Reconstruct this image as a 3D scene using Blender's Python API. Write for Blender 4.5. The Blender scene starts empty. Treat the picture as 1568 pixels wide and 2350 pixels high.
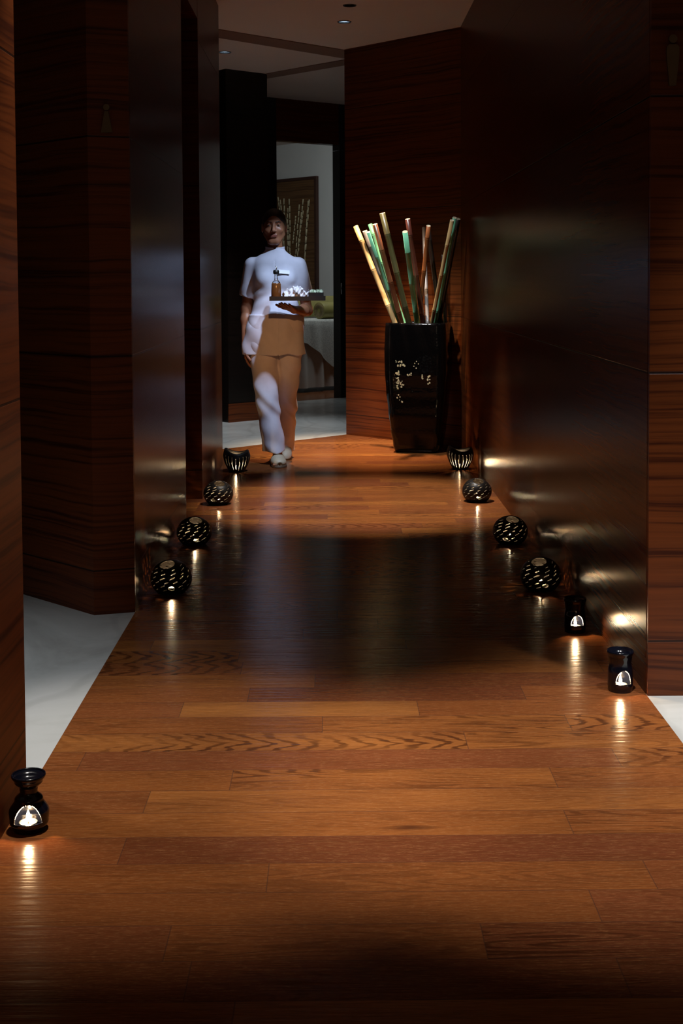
import bpy, bmesh, math, random
import numpy as np
from mathutils import Vector, Matrix
random.seed(7)
PW = 0.1254  # plank width
C = bpy.context.scene.collection
S = bpy.context.scene
PI = math.pi

# ------------------------------------------------------------------ camera, world, exposure, lights
cam = bpy.data.cameras.new('camera')
cam.sensor_fit = 'VERTICAL'; cam.sensor_height = 36.0; cam.sensor_width = 24.0
cam.lens = 3000 / 2350 * 36
cam.shift_y = -395 / 2350
cam.clip_start = 0.05
co = bpy.data.objects.new('camera', cam); C.objects.link(co)
co.location = (0, 0, 1.17)
co.rotation_euler = (PI/2 - 0.04666696, 0.00539407, -0.00632646)
S.camera = co
S.view_settings.view_transform = 'Standard'; S.view_settings.look = 'None'
S.view_settings.exposure = 0.0; S.view_settings.gamma = 1.0
S.view_settings.use_curve_mapping = False
S.cycles.use_denoising = True
S.cycles.max_bounces = 8
S.cycles.sample_clamp_indirect = 2.0
S.cycles.caustics_reflective = False
S.cycles.sample_clamp_direct = 40.0
W = bpy.data.worlds.new('world'); S.world = W; W.use_nodes = True
W.node_tree.nodes['Background'].inputs[0].default_value = (0.35, 0.42, 0.5, 1)
W.node_tree.nodes['Background'].inputs[1].default_value = 0.004

def spot(name, loc, target, power, angle, blend, color, radius=0.04):
    l = bpy.data.lights.new(name, 'SPOT'); l.energy = power; l.spot_size = math.radians(angle)
    l.spot_blend = blend; l.color = color; l.shadow_soft_size = radius
    o = bpy.data.objects.new(name, l); C.objects.link(o); o.location = loc
    o.rotation_euler = (Vector(target) - Vector(loc)).to_track_quat('-Z', 'Y').to_euler()
    return o
def area(name, loc, target, power, sx, sy, color):
    l = bpy.data.lights.new(name, 'AREA'); l.shape = 'RECTANGLE'; l.size = sx; l.size_y = sy
    l.energy = power; l.color = color
    o = bpy.data.objects.new(name, l); C.objects.link(o); o.location = loc
    o.rotation_euler = (Vector(target) - Vector(loc)).to_track_quat('-Z', 'Y').to_euler()
    return o
CZ = 2.87
NEUT = (1.0, 0.93, 0.86); COOL = (0.62, 0.77, 1.0); WARM = (1.0, 0.74, 0.5); COOLW = (0.88, 0.95, 1.0); AMBER = (1.0, 0.44, 0.15)
# downlights over the crossing near the camera
spot('ceiling_or_fill_spot', (-0.45, 2.95, CZ-0.02), (-0.40, 3.02, 0), 215, 38, 0.75, NEUT)
spot('ceiling_or_fill_spot', (0.55, 2.95, CZ-0.02), (0.6, 3.02, 0), 310, 38, 0.75, NEUT)
spot('ceiling_or_fill_spot', (1.35, 2.85, CZ-0.02), (1.38, 3.38, 0.1), 225, 45, 1.0, COOLW)
spot('ceiling_or_fill_spot', (-1.45, 3.4, CZ-0.02), (-1.40, 3.3, 0), 110, 66, 1.0, COOLW)
# downlights near the walking person, plus one added amber fill
spot('ceiling_or_fill_spot', (0.16, 6.5, CZ-0.02), (0.16, 6.80, 0), 560, 40, 0.7, NEUT)
spot('ceiling_or_fill_spot', (0.66, 6.85, CZ-0.02), (-0.33, 8.12, 1.30), 215, 11.5, 0.4, COOL)
spot('ceiling_or_fill_spot', (0.12, 6.68, CZ-0.02), (-0.42, 8.20, 0.45), 290, 21, 0.6, COOL)
spot('ceiling_or_fill_spot', (-0.05, 3.0, CZ-0.02), (-0.34, 8.25, 0.76), 330, 7.5, 0.9, AMBER)  # added fill, stands in for warm bounce on her lower body
spot('ceiling_or_fill_spot', (0.15, 7.62, CZ-0.02), (0.52, 8.70, 1.00), 240, 30, 0.9, COOLW)
spot('ceiling_or_fill_spot', (0.04, 8.70, CZ-0.03), (0.22, 8.88, 0), 900, 44, 1.0, WARM)
spot('ceiling_or_fill_spot', (-0.8, 9.88, CZ-0.03), (-0.7, 9.9, 0), 170, 60, 0.8, COOLW)
area('treatment_room_light', (0.15, 13.25, 2.83), (0.35, 14.6, 0.9), 34, 0.9, 0.3, (0.88, 0.97, 1.0))
# weak warm frontal fill from an unseen area light behind the camera
area('rear_fill_light', (0.1, -1.6, 1.9), (0.1, 4, 1.4), 3.5, 1.4, 1.4, (1.0, 0.75, 0.55))

# ------------------------------------------------------------------ materials
def mat(name, col=(.5, .5, .5), rough=0.5, metal=0.0, spec=0.5, ior=1.5, coat=0.0, emit=None, estr=0.0, trans=0.0):
    m = bpy.data.materials.new(name); m.use_nodes = True
    b = m.node_tree.nodes['Principled BSDF']
    b.inputs['Base Color'].default_value = (*col, 1); b.inputs['Roughness'].default_value = rough
    b.inputs['IOR'].default_value = ior; b.inputs['Metallic'].default_value = metal; b.inputs['Specular IOR Level'].default_value = spec
    b.inputs['Coat Weight'].default_value = coat; b.inputs['Coat Roughness'].default_value = 0.08
    b.inputs['Transmission Weight'].default_value = trans
    if emit: b.inputs['Emission Color'].default_value = (*emit, 1); b.inputs['Emission Strength'].default_value = estr
    return m
class NT:
    def __init__(s, m): s.m = m; s.t = m.node_tree; s.b = s.t.nodes['Principled BSDF']
    def n(s, kind, **kw):
        x = s.t.nodes.new(kind)
        for k, v in kw.items(): setattr(x, k, v)
        return x
    def l(s, a, b): s.t.links.new(a, b)
    def math(s, op, a, b=None, c=None):
        x = s.n('ShaderNodeMath', operation=op)
        for i, v in enumerate((a, b, c)):
            if v is None: continue
            if isinstance(v, (int, float)): x.inputs[i].default_value = v
            else: s.l(v, x.inputs[i])
        return x.outputs[0]
    def xyz(s, x=0, y=0, z=0):
        c = s.n('ShaderNodeCombineXYZ')
        for i, v in enumerate((x, y, z)):
            if isinstance(v, (int, float)): c.inputs[i].default_value = v
            else: s.l(v, c.inputs[i])
        return c.outputs[0]
    def noise(s, vec, scale=1, detail=3, rough=0.5, dist=0):
        x = s.n('ShaderNodeTexNoise'); x.inputs['Scale'].default_value = scale; x.inputs['Detail'].default_value = detail
        x.inputs['Roughness'].default_value = rough; x.inputs['Distortion'].default_value = dist
        s.l(vec, x.inputs['Vector']); return x.outputs['Fac']
    def ramp(s, fac, stops):
        r = s.n('ShaderNodeValToRGB'); e = r.color_ramp.elements
        while len(e) < len(stops): e.new(0.5)
        for el, (p, c) in zip(e, stops): el.position = p; el.color = (*c, 1) if len(c) == 3 else c
        s.l(fac, r.inputs[0]); return r.outputs[0]
    def mix(s, fac, a, b, mode='MIX'):
        x = s.n('ShaderNodeMix', data_type='RGBA', blend_type=mode)
        if isinstance(fac, (int, float)): x.inputs[0].default_value = fac
        else: s.l(fac, x.inputs[0])
        for i, v in ((6, a), (7, b)):
            if isinstance(v, tuple): x.inputs[i].default_value = (*v, 1)
            else: s.l(v, x.inputs[i])
        return x.outputs[2]
    def bump(s, h, strength=0.3, dist=0.002):
        x = s.n('ShaderNodeBump'); x.inputs['Strength'].default_value = strength; x.inputs['Distance'].default_value = dist
        s.l(h, x.inputs['Height']); s.l(x.outputs[0], s.b.inputs['Normal'])

def wood_floor_mat():
    """oak planks; every plank face carries its own tone, grain kind and length as mesh attributes"""
    m = mat('oak_parquet', (.3, .11, .03), 0.3, ior=1.30)
    t = NT(m); g = t.n('ShaderNodeTexCoord').outputs['Object']
    sep = t.n('ShaderNodeSeparateXYZ'); t.l(g, sep.inputs[0]); x, y = sep.outputs[0], sep.outputs[1]
    def attr(nm): return t.n('ShaderNodeAttribute', attribute_name=nm).outputs['Fac']
    pid, tonev, grain, x0, x1 = attr('pid'), attr('tone'), attr('grain'), attr('x0'), attr('x1')
    pw = PW
    fv = t.math('FRACT', t.math('DIVIDE', t.math('ADD', y, 40*pw - 2.571), pw))
    off = t.math('MULTIPLY', pid, 91.0)
    xo = t.math('ADD', x, off)
    # long figure: contour lines of a stretched noise
    n1 = t.noise(t.xyz(t.math('MULTIPLY', xo, .9), t.math('MULTIPLY', y, 9.0), pid), 1.0, 2, 0.5, 0.2)
    wob = t.noise(t.xyz(t.math('MULTIPLY', xo, 20.0), t.math('MULTIPLY', y, 90.0), pid), 1.0, 3, .6)
    longl = t.math('SINE', t.math('ADD', t.math('MULTIPLY', n1, 165.0), t.math('MULTIPLY', wob, 3.0)))
    # cathedral figure: nested arches across the plank
    vc = t.math('SUBTRACT', fv, t.math('ADD', .3, t.math('MULTIPLY', t.math('FRACT', t.math('MULTIPLY', pid, 7.7)), .4)))
    n2 = t.noise(t.xyz(t.math('MULTIPLY', xo, 6.0), t.math('MULTIPLY', y, 26.0), pid), 1.0, 3, .55)
    arch = t.math('MULTIPLY', t.math('SQRT', t.math('ADD', t.math('MULTIPLY', vc, vc), .004)), 15.0)
    cath = t.math('SINE', t.math('ADD', t.math('ADD', t.math('MULTIPLY', xo, 100.0), t.math('MULTIPLY', n2, 13.0)), arch))
    isc = t.ramp(grain, [(.74, (0, 0, 0)), (.76, (1, 1, 1))])
    mx = t.n('ShaderNodeMix', data_type='FLOAT'); t.l(isc, mx.inputs[0]); t.l(longl, mx.inputs[2]); t.l(cath, mx.inputs[3])
    lines = t.ramp(t.math('ADD', t.math('MULTIPLY', mx.outputs[0], 0.5), t.math('MULTIPLY', wob, .9)), [(0.0, (1, 1, 1)), (0.12, (.8, .8, .8)), (0.34, (0, 0, 0))])
    st = t.ramp(grain, [(0.0, (.04, .04, .04)), (0.3, (.25, .25, .25)), (.7, (.9, .9, .9)), (1.0, (1, 1, 1))])
    patch = t.ramp(t.noise(t.xyz(t.math('MULTIPLY', xo, 2.0), t.math('MULTIPLY', y, 7.0), pid), 1.0, 2), [(.35, (.15, .15, .15)), (.6, (1, 1, 1))])
    lines = t.math('MULTIPLY', t.math('MULTIPLY', lines, st), patch)
    fine = t.noise(t.xyz(t.math('MULTIPLY', xo, 14.0), t.math('MULTIPLY', y, 420.0), pid), 1.0, 4, 0.7)
    pores = t.ramp(fine, [(0.38, (1, 1, 1)), (0.55, (0, 0, 0))])
    fleck = t.noise(t.xyz(t.math('MULTIPLY', xo, 60.0), t.math('MULTIPLY', y, 330.0), pid), 1.0, 3, 0.7)
    tone = t.ramp(tonev, [(0.0, (.135, .036, .016)), (0.25, (.21, .062, .022)), (0.5, (.27, .086, .021)), (0.75, (.36, .128, .030)), (1.0, (.45, .18, .046))])
    big = t.noise(t.xyz(t.math('MULTIPLY', xo, 2.4), t.math('MULTIPLY', y, 11.0), pid), 1.0, 3)
    tone = t.mix(t.ramp(big, [(.3, (.65, .65, .65)), (.7, (0, 0, 0))]), tone, (.15, .045, .015))
    tone = t.mix(t.ramp(fleck, [(.5, (0, 0, 0)), (.75, (.4, .4, .4))]), tone, (.50, .24, .085))
    c = t.mix(t.math('MULTIPLY', lines, 0.85), tone, (.055, .015, .006))
    c = t.mix(t.math('MULTIPLY', pores, 0.38), c, (.06, .017, .007))
    # a knot in the plank by the middle of the bright pool
    kx = t.math('MULTIPLY', t.math('SUBTRACT', x, .14), 12.0); ky = t.math('MULTIPLY', t.math('SUBTRACT', y, 2.735), 60.0)
    kd = t.math('ADD', t.math('ADD', t.math('MULTIPLY', kx, kx), t.math('MULTIPLY', ky, ky)), t.math('MULTIPLY', t.math('SUBTRACT', n2, .5), 2.2))
    c = t.mix(t.ramp(kd, [(.0, (.75, .75, .75)), (.8, (0, 0, 0))]), c, (.06, .018, .008))
    ex = t.math('MULTIPLY', t.math('MINIMUM', fv, t.math('SUBTRACT', 1.0, fv)), pw)
    ey = t.math('MINIMUM', t.math('SUBTRACT', x, x0), t.math('SUBTRACT', x1, x))
    e = t.math('MULTIPLY', t.math('MINIMUM', ex, ey), 100)
    joint = t.ramp(e, [(0.0, (1, 1, 1)), (0.08, (.9, .9, .9)), (0.16, (0, 0, 0))])
    c = t.mix(t.math('MULTIPLY', joint, 0.55), c, (.06, .03, .022))
    t.l(c, t.b.inputs['Base Color'])
    t.l(t.math('ADD', 0.16, t.math('MULTIPLY', fine, 0.08)), t.b.inputs['Roughness'])
    rip = t.noise(t.xyz(t.math('MULTIPLY', x, 5.0), t.math('MULTIPLY', y, 70.0), pid), 1.0, 2)
    t.bump(rip, 1.0, 0.0011)
    return m

def veneer_mat(name, light, dark, rough=0.3, coat=0.3, ior=1.4):
    m = mat(name, light, rough, coat=coat, ior=ior); t = NT(m)
    g = t.n('ShaderNodeTexCoord').outputs['Object']; sep = t.n('ShaderNodeSeparateXYZ'); t.l(g, sep.inputs[0])
    x, y, z = sep.outputs
    wob = t.noise(t.xyz(t.math('MULTIPLY', x, 2.2), t.math('MULTIPLY', y, 2.2), t.math('MULTIPLY', z, 3.0)), 1, 2)
    zz = t.math('ADD', t.math('MULTIPLY', z, 62.0), t.math('MULTIPLY', wob, 2.6))
    band = t.noise(t.xyz(t.math('MULTIPLY', x, .9), t.math('MULTIPLY', y, .9), zz), 1.0, 5, 0.62, 0.25)
    fine = t.noise(t.xyz(t.math('MULTIPLY', x, 6), t.math('MULTIPLY', y, 6), t.math('MULTIPLY', z, 220.0)), 1.0, 3)
    c = t.ramp(band, [(0.36, dark), (0.50, light), (0.72, tuple(min(1, v*1.3) for v in light))])
    c = t.mix(t.math('MULTIPLY', fine, 0.35), c, dark)
    # panel joints
    e = None
    for h in (0.155, 0.905, 1.665, 2.425):
        d = t.math('ABSOLUTE', t.math('SUBTRACT', z, h)); e = d if e is None else t.math('MINIMUM', e, d)
    j = t.ramp(t.math('MULTIPLY', e, 100), [(0.0, (1, 1, 1)), (0.22, (1, 1, 1)), (0.34, (0, 0, 0))])
    c = t.mix(t.math('MULTIPLY', j, 0.85), c, (.006, .003, .002))
    t.l(c, t.b.inputs['Base Color'])
    t.bump(t.math('MULTIPLY', j, -1.0), 0.5, 0.003)
    t.b.inputs['Coat Roughness'].default_value = 0.1
    return m

def marble_mat():
    m = mat('pale_marble', (.6, .6, .58), 0.22, coat=0.2); t = NT(m)
    g = t.n('ShaderNodeTexCoord').outputs['Object']
    n = t.noise(g, 1.6, 6, 0.6, 1.2)
    c = t.ramp(n, [(0.3, (.44, .44, .42)), (0.5, (.6, .61, .59)), (0.7, (.66, .67, .66))])
    w = t.n('ShaderNodeTexWave'); w.inputs['Scale'].default_value = 0.8; w.inputs['Distortion'].default_value = 9; w.inputs['Detail'].default_value = 4
    t.l(g, w.inputs[0]); v = t.ramp(w.outputs[1], [(0.0, (1, 1, 1)), (0.05, (0, 0, 0))])
    t.l(t.mix(t.math('MULTIPLY', v, .25), c, (.33, .33, .32)), t.b.inputs['Base Color'])
    return m

def noisy(name, a, b, scale, rough=0.6, bump=0.0, **kw):
    m = mat(name, a, rough, **kw); t = NT(m); g = t.n('ShaderNodeTexCoord').outputs['Object']
    n = t.noise(g, scale, 4); t.l(t.ramp(n, [(0.35, a), (0.65, b)]), t.b.inputs['Base Color'])
    if bump: t.bump(n, bump, 0.002)
    return m

M = {}
M['floor'] = wood_floor_mat()
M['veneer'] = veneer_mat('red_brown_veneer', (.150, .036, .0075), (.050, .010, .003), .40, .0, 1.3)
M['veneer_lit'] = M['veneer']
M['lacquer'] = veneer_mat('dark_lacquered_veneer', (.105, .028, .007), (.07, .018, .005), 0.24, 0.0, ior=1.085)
M['black_panel'] = veneer_mat('black_stained_panel', (.012, .007, .005), (.006, .004, .003), 0.35, 0.1)
M['marble'] = marble_mat()
M['ceiling'] = noisy('ceiling_paint', (.74, .66, .60), (.76, .68, .62), 3, 0.8)
M['strip'] = noisy('brown_ceiling_strip', (.24, .13, .085), (.22, .12, .08), 6, 0.6)
M['plaster'] = noisy('white_plaster', (.72, .74, .72), (.75, .76, .74), 4, 0.8)
M['ceramic'] = noisy('black_glazed_ceramic', (.006, .0048, .004), (.009, .0075, .0065), 30, 0.40, 0.2, spec=0.25)
M['gloss_ceramic'] = noisy('glossy_black_ceramic', (.004, .005, .010), (.005, .006, .013), 12, 0.14, coat=0.3)
M['alu'] = noisy('tealight_aluminium', (.75, .73, .7), (.65, .63, .6), 60, 0.3, metal=1.0)
M['wax'] = noisy('warm_wax', (.85, .75, .6), (.8, .7, .55), 20, 0.5)
bw = M['wax'].node_tree.nodes['Principled BSDF']; bw.inputs['Emission Color'].default_value = (1, .62, .3, 1); bw.inputs['Emission Strength'].default_value = 1.2
M['flame'] = mat('flame', (1, .8, .5), emit=(1, .78, .48), estr=260)
M['wick'] = noisy('charred_wick', (.02, .015, .01), (.04, .03, .02), 90)
M['skin'] = noisy('skin', (.27, .115, .06), (.30, .13, .07), 12, 0.45)
M['lip'] = noisy('lips', (.20, .06, .04), (.19, .055, .04), 20, 0.4)
M['hair'] = noisy('black_hair', (.008, .008, .012), (.016, .017, .024), 60, 0.5)
M['eye'] = noisy('eye_white', (.24, .21, .19), (.24, .21, .19), 5, 0.3)
M['iris'] = noisy('dark_iris', (.02, .01, .006), (.015, .01, .006), 5, 0.15)
M['tunic'] = noisy('white_cotton', (.58, .59, .70), (.62, .63, .74), 25, 0.8, 0.15)
M['trouser'] = noisy('white_trouser_cotton', (.58, .57, .66), (.62, .61, .70), 25, 0.8, 0.15)
M['shoe'] = noisy('beige_leather', (.46, .38, .26), (.5, .42, .3), 20, 0.5)
M['sole'] = noisy('brown_sole', (.10, .06, .035), (.12, .07, .04), 20, 0.6)
M['badge'] = noisy('white_badge', (.9, .93, .96), (.88, .92, .95), 3, 0.25)
M['silver'] = noisy('silver_metal', (.7, .72, .75), (.6, .62, .65), 40, 0.25, metal=1.0)
M['tray'] = noisy('black_lacquer_tray', (.003, .003, .003), (.005, .005, .005), 15, 0.45)
M['amber'] = noisy('amber_oil_glass', (.13, .045, .012), (.16, .055, .014), 10, 0.15, coat=0.5)
M['clear'] = mat('clear_glass', (.9, .93, .95), 0.03, trans=1.0)
M['towel'] = noisy('white_towel', (.78, .8, .86), (.66, .68, .74), 70, 0.9, 0.6)
M['leafw'] = noisy('white_green_petals', (.72, .82, .66), (.4, .56, .34), 40, 0.6)
def bamboo(name, a, b): return noisy(name, a, b, 9, 0.35, coat=0.2)
M['b_tan'] = bamboo('tan_bamboo', (.46, .31, .14), (.36, .22, .09))
M['b_green'] = bamboo('pale_green_bamboo', (.17, .48, .29), (.13, .38, .23))
M['b_brown'] = bamboo('brown_bamboo', (.14, .045, .018), (.10, .03, .012))
M['b_olive'] = bamboo('olive_bamboo', (.06, .05, .018), (.035, .032, .012))
M['b_grey'] = bamboo('grey_bamboo', (.20, .17, .16), (.13, .12, .12))
M['b_red'] = bamboo('dark_red_bamboo', (.09, .02, .012), (.06, .014, .009))
M['b_orange'] = bamboo('orange_brown_bamboo', (.32, .09, .025), (.22, .06, .018))
M['b_dark'] = bamboo('blackish_bamboo', (.025, .014, .010), (.018, .010, .008))
M['pith'] = noisy('bamboo_cut_end', (.55, .45, .3), (.45, .36, .24), 40)
M['sheet'] = noisy('cream_bed_sheet', (.66, .63, .58), (.70, .67, .62), 8, 0.9, 0.2)
M['lace'] = noisy('textured_bed_runner', (.72, .71, .65), (.50, .50, .46), 90, 0.9, 0.7)
M['olive'] = noisy('olive_silk', (.30, .26, .075), (.25, .215, .06), 7, 0.5)
M['pleat'] = noisy('pleated_brown_silk', (.34, .25, .13), (.27, .2, .1), 30, 0.5)
M['art'] = veneer_mat('art_board', (.15, .075, .028), (.085, .038, .014), 0.5, 0.0)
M['art_frame'] = noisy('dark_art_frame', (.06, .022, .012), (.045, .016, .01), 10, 0.4)
M['twig'] = noisy('pale_twig', (.62, .55, .36), (.5, .42, .25), 15, 0.7)
M['twig_dark'] = noisy('dark_twig_joint', (.04, .028, .015), (.05, .03, .02), 15, 0.7)
M['brass'] = noisy('dull_brass', (.20, .14, .07), (.17, .12, .06), 15, 0.45, metal=0.8)
M['lamp_trim'] = noisy('lamp_trim', (.08, .075, .07), (.07, .065, .06), 20, 0.4)
M['lamp_on'] = mat('lamp_glow', (.8, .9, 1), emit=(.55, .8, 1.0), estr=1.6)
M['lamp_off'] = noisy('lamp_unlit', (.01, .01, .01), (.015, .015, .015), 20, 0.3)
# vase: glazed black with small mosaic facets that glint
def vase_mat():
    m = mat('black_mosaic_glaze', (.003, .0025, .0025), 0.08, ior=1.32); t = NT(m)
    g = t.n('ShaderNodeTexCoord').outputs['Object']
    v = t.n('ShaderNodeTexVoronoi'); v.inputs['Scale'].default_value = 55; t.l(g, v.inputs['Vector'])
    b = t.n('ShaderNodeBump'); b.inputs['Strength'].default_value = 0.12; b.inputs['Distance'].default_value = 0.003
    t.l(v.outputs['Distance'], b.inputs['Height']); t.l(b.outputs[0], t.b.inputs['Normal'])
    return m
M['vase'] = vase_mat()
M['glint_chip'] = noisy('cream_glint_paint', (.85, .74, .45), (.7, .55, .28), 60, 0.25, coat=0.6)  # cream colour that stands in for glints on the vase

# ------------------------------------------------------------------ helpers
def mesh_obj(name, bm, m, parent=None, smooth=False, loc=None):
    me = bpy.data.meshes.new(name)
    bmesh.ops.recalc_face_normals(bm, faces=bm.faces[:])
    bm.to_mesh(me); bm.free()
    for p in me.polygons: p.use_smooth = smooth
    ms = m if isinstance(m, (list, tuple)) else [m]
    for k in ms: me.materials.append(k)
    o = bpy.data.objects.new(name, me); C.objects.link(o)
    if parent: o.parent = parent
    if loc: o.location = loc
    return o
def tag(o, label=None, cat=None, group=None, kind=None):
    if label: o['label'] = label
    if cat: o['category'] = cat
    if group: o['group'] = group
    if kind: o['kind'] = kind
    return o
def empty(name, loc, rz=0.0):
    o = bpy.data.objects.new(name, None); C.objects.link(o); o.location = loc; o.rotation_euler = (0, 0, rz)
    o.empty_display_size = 0.05; return o
def copy_tree(o, parent=None):
    c = o.copy(); C.objects.link(c)
    if parent: c.parent = parent
    for ch in list(o.children): copy_tree(ch, c)
    return c
def prism(bm, pts, z0, z1):
    lo = [bm.verts.new((x, y, z0)) for x, y in pts]; hi = [bm.verts.new((x, y, z1)) for x, y in pts]
    bm.faces.new(lo[::-1]); bm.faces.new(hi)
    n = len(pts)
    for i in range(n): bm.faces.new((lo[i], lo[(i+1) % n], hi[(i+1) % n], hi[i]))
def box(bm, x0, x1, y0, y1, z0, z1): prism(bm, [(x0, y0), (x1, y0), (x1, y1), (x0, y1)], z0, z1)
def struct(name, pts, z0, z1, m, label):
    bm = bmesh.new(); prism(bm, pts, z0, z1); o = mesh_obj(name, bm, m); tag(o, label=label, kind='structure'); return o
def lathe(bm, prof, seg=40, keep=None, cx=0, cy=0, cap0=False, cap1=False, warp=None, mi=0):
    rings = []
    for i, (r, z) in enumerate(prof):
        rg = []
        for k in range(seg):
            a = 2*PI*k/seg; p = Vector((cx + r*math.cos(a), cy + r*math.sin(a), z))
            if warp: p = warp(p, a, i/(len(prof)-1))
            rg.append(bm.verts.new(p))
        rings.append(rg)
    for i in range(len(prof)-1):
        for k in range(seg):
            if keep and not keep(i, k): continue
            f = bm.faces.new((rings[i][k], rings[i][(k+1) % seg], rings[i+1][(k+1) % seg], rings[i+1][k])); f.material_index = mi
    if cap0: bm.faces.new(rings[0][::-1])
    if cap1: bm.faces.new(rings[-1])
    return rings
def tube(bm, pts, rad, seg=10, cap=True):
    rings = []; n = len(pts)
    rs = rad if isinstance(rad, (list, tuple)) else [rad]*n
    for i, p in enumerate(pts):
        p = Vector(p); d = (Vector(pts[min(i+1, n-1)]) - Vector(pts[max(i-1, 0)])).normalized()
        a = d.orthogonal().normalized() if i == 0 else (rings_a - d*rings_a.dot(d)).normalized()
        rings_a = a; b = d.cross(a)
        rings.append([bm.verts.new(p + a*(rs[i]*math.cos(2*PI*k/seg)) + b*(rs[i]*math.sin(2*PI*k/seg))) for k in range(seg)])
    for i in range(n-1):
        for k in range(seg): bm.faces.new((rings[i][k], rings[i][(k+1) % seg], rings[i+1][(k+1) % seg], rings[i+1][k]))
    if cap: bm.faces.new(rings[0][::-1]); bm.faces.new(rings[-1])

# ------------------------------------------------------------------ room shell
ROWS = {  # foreground rows: plank ends across the hall and (tone, grain) of each plank, read off the photograph
 9: ([-.06], [(.62, .3), (.15, .3)]), 8: ([-.245, .53], [(.42, .2), (.10, .3), (.35, .4)]), 7: ([-.42, .225], [(.35, .3), (.82, .25), (.42, .3)]),
 6: ([-.035, .612], [(.45, .4), (.62, .68), (.55, .9)]), 5: ([.330], [(.72, .80), (.62, .66)]), 4: ([-.62, .685], [(.4, .3), (.22, .1), (.62, .8)]),
 3: ([-.245, .510], [(.5, .3), (.60, .62), (.45, .55)]), 2: ([-.425], [(.42, .3), (.66, .35)]), 1: ([.50], [(.56, .25), (.45, .5)]),
 0: ([-.44], [(.35, .1), (.08, .15)]), -1: ([-.135, .615], [(.5, .3), (.48, .35), (.3, .3)]), -2: ([.482], [(.45, .3), (.22, .4)]),
 -3: ([-.30, .26], [(.25, .3), (.40, .45), (.12, .68)]), -4: ([-.25, .48], [(.25, .3), (.2, .4), (.15, .6)])}
def plank_floor(name, poly, label):
    bm = bmesh.new(); L = {k: bm.faces.layers.float.new(k) for k in ('pid', 'tone', 'grain', 'x0', 'x1')}
    ys = [p[1] for p in poly]; xs = [p[0] for p in poly]; rr = random.Random(11)
    k0 = math.floor((min(ys) - 2.571)/PW); k1 = math.ceil((max(ys) - 2.571)/PW)
    def clip(pts, ax, v, sgn):
        out = []
        for i in range(len(pts)):
            a, b = pts[i], pts[(i+1) % len(pts)]; da, db = sgn*(a[ax]-v), sgn*(b[ax]-v)
            if da >= 0: out.append(a)
            if (da > 0 and db < 0) or (da < 0 and db > 0):
                t = da/(da-db); out.append((a[0]+(b[0]-a[0])*t, a[1]+(b[1]-a[1])*t))
        return out
    for k in range(k0, k1):
        if k in ROWS: cuts, pl = ROWS[k]
        else:
            x = min(xs) - rr.uniform(.1, 1.0); cuts = []
            while x < max(xs): x += rr.uniform(.75, 1.3); cuts.append(x)
            pl = [(min(1, max(0, rr.gauss(.42, .2))), rr.choice([.15, .3, .35, .5, .66, .9])) for _ in range(len(cuts)+1)]
        ed = [-9] + list(cuts) + [9]
        row = clip(clip(list(poly), 1, 2.571 + k*PW, 1), 1, 2.571 + (k+1)*PW, -1)
        if len(row) < 3: continue
        for j in range(len(ed)-1):
            q = clip(clip(row, 0, ed[j], 1), 0, ed[j+1], -1)
            if len(q) < 3: continue
            try: f = bm.faces.new([bm.verts.new((a, b, 0)) for a, b in q])
            except ValueError: continue
            f[L['pid']] = rr.random(); f[L['tone']] = pl[j][0]; f[L['grain']] = pl[j][1]; f[L['x0']] = ed[j]; f[L['x1']] = ed[j+1]
    bmesh.ops.remove_doubles(bm, verts=bm.verts[:], dist=1e-5)
    r = bmesh.ops.extrude_face_region(bm, geom=bm.faces[:])
    low = [v for v in r['geom'] if isinstance(v, bmesh.types.BMVert)]
    for v in low: v.co.z = -.06
    o = mesh_obj(name, bm, M['floor']); tag(o, label, kind='structure'); return o
plank_floor('floor', [(-.705, -2.2), (.872, -2.2), (.872, 8.22), (-.705, 8.22)], 'polished oak plank floor running down the hall')
plank_floor('floor_hall_end', [(-1.6, 8.22), (.872, 8.22), (.872, 9.0), (.092, 9.794)], 'oak plank floor where the hall meets pale marble')
plank_floor('floor_doorway', [(-1.0, 6.174), (-.705, 6.174), (-.705, 6.938), (-1.0, 6.938)], 'oak planks inside the dark side doorway')
struct('floor_left', [(-2.6, -2.2), (-.705, -2.2), (-.705, 4.58), (-.842, 4.54), (-2.6, 6.26)], -0.06, 0.0, M['marble'], 'pale marble floor of the left alcove')
struct('floor_right', [(.872, -2.2), (2.6, -2.2), (2.6, 3.62), (.872, 3.62)], -0.06, 0.0, M['marble'], 'pale marble floor of the right alcove')
struct('floor_far', [(-1.6, 8.22), (.092, 9.794), (1.4, 11.0), (1.4, 13.87), (-3.2, 10.29), (-3.2, 8.22)], -0.06, 0.0, M['marble'], 'pale marble floor of the far lobby')
plank_floor('floor_room', [(-3.2, 10.29), (1.4, 13.87), (2.8, 14.9), (2.8, 18.5), (-3.2, 18.5)], 'dark wood floor of the treatment room')
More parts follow.
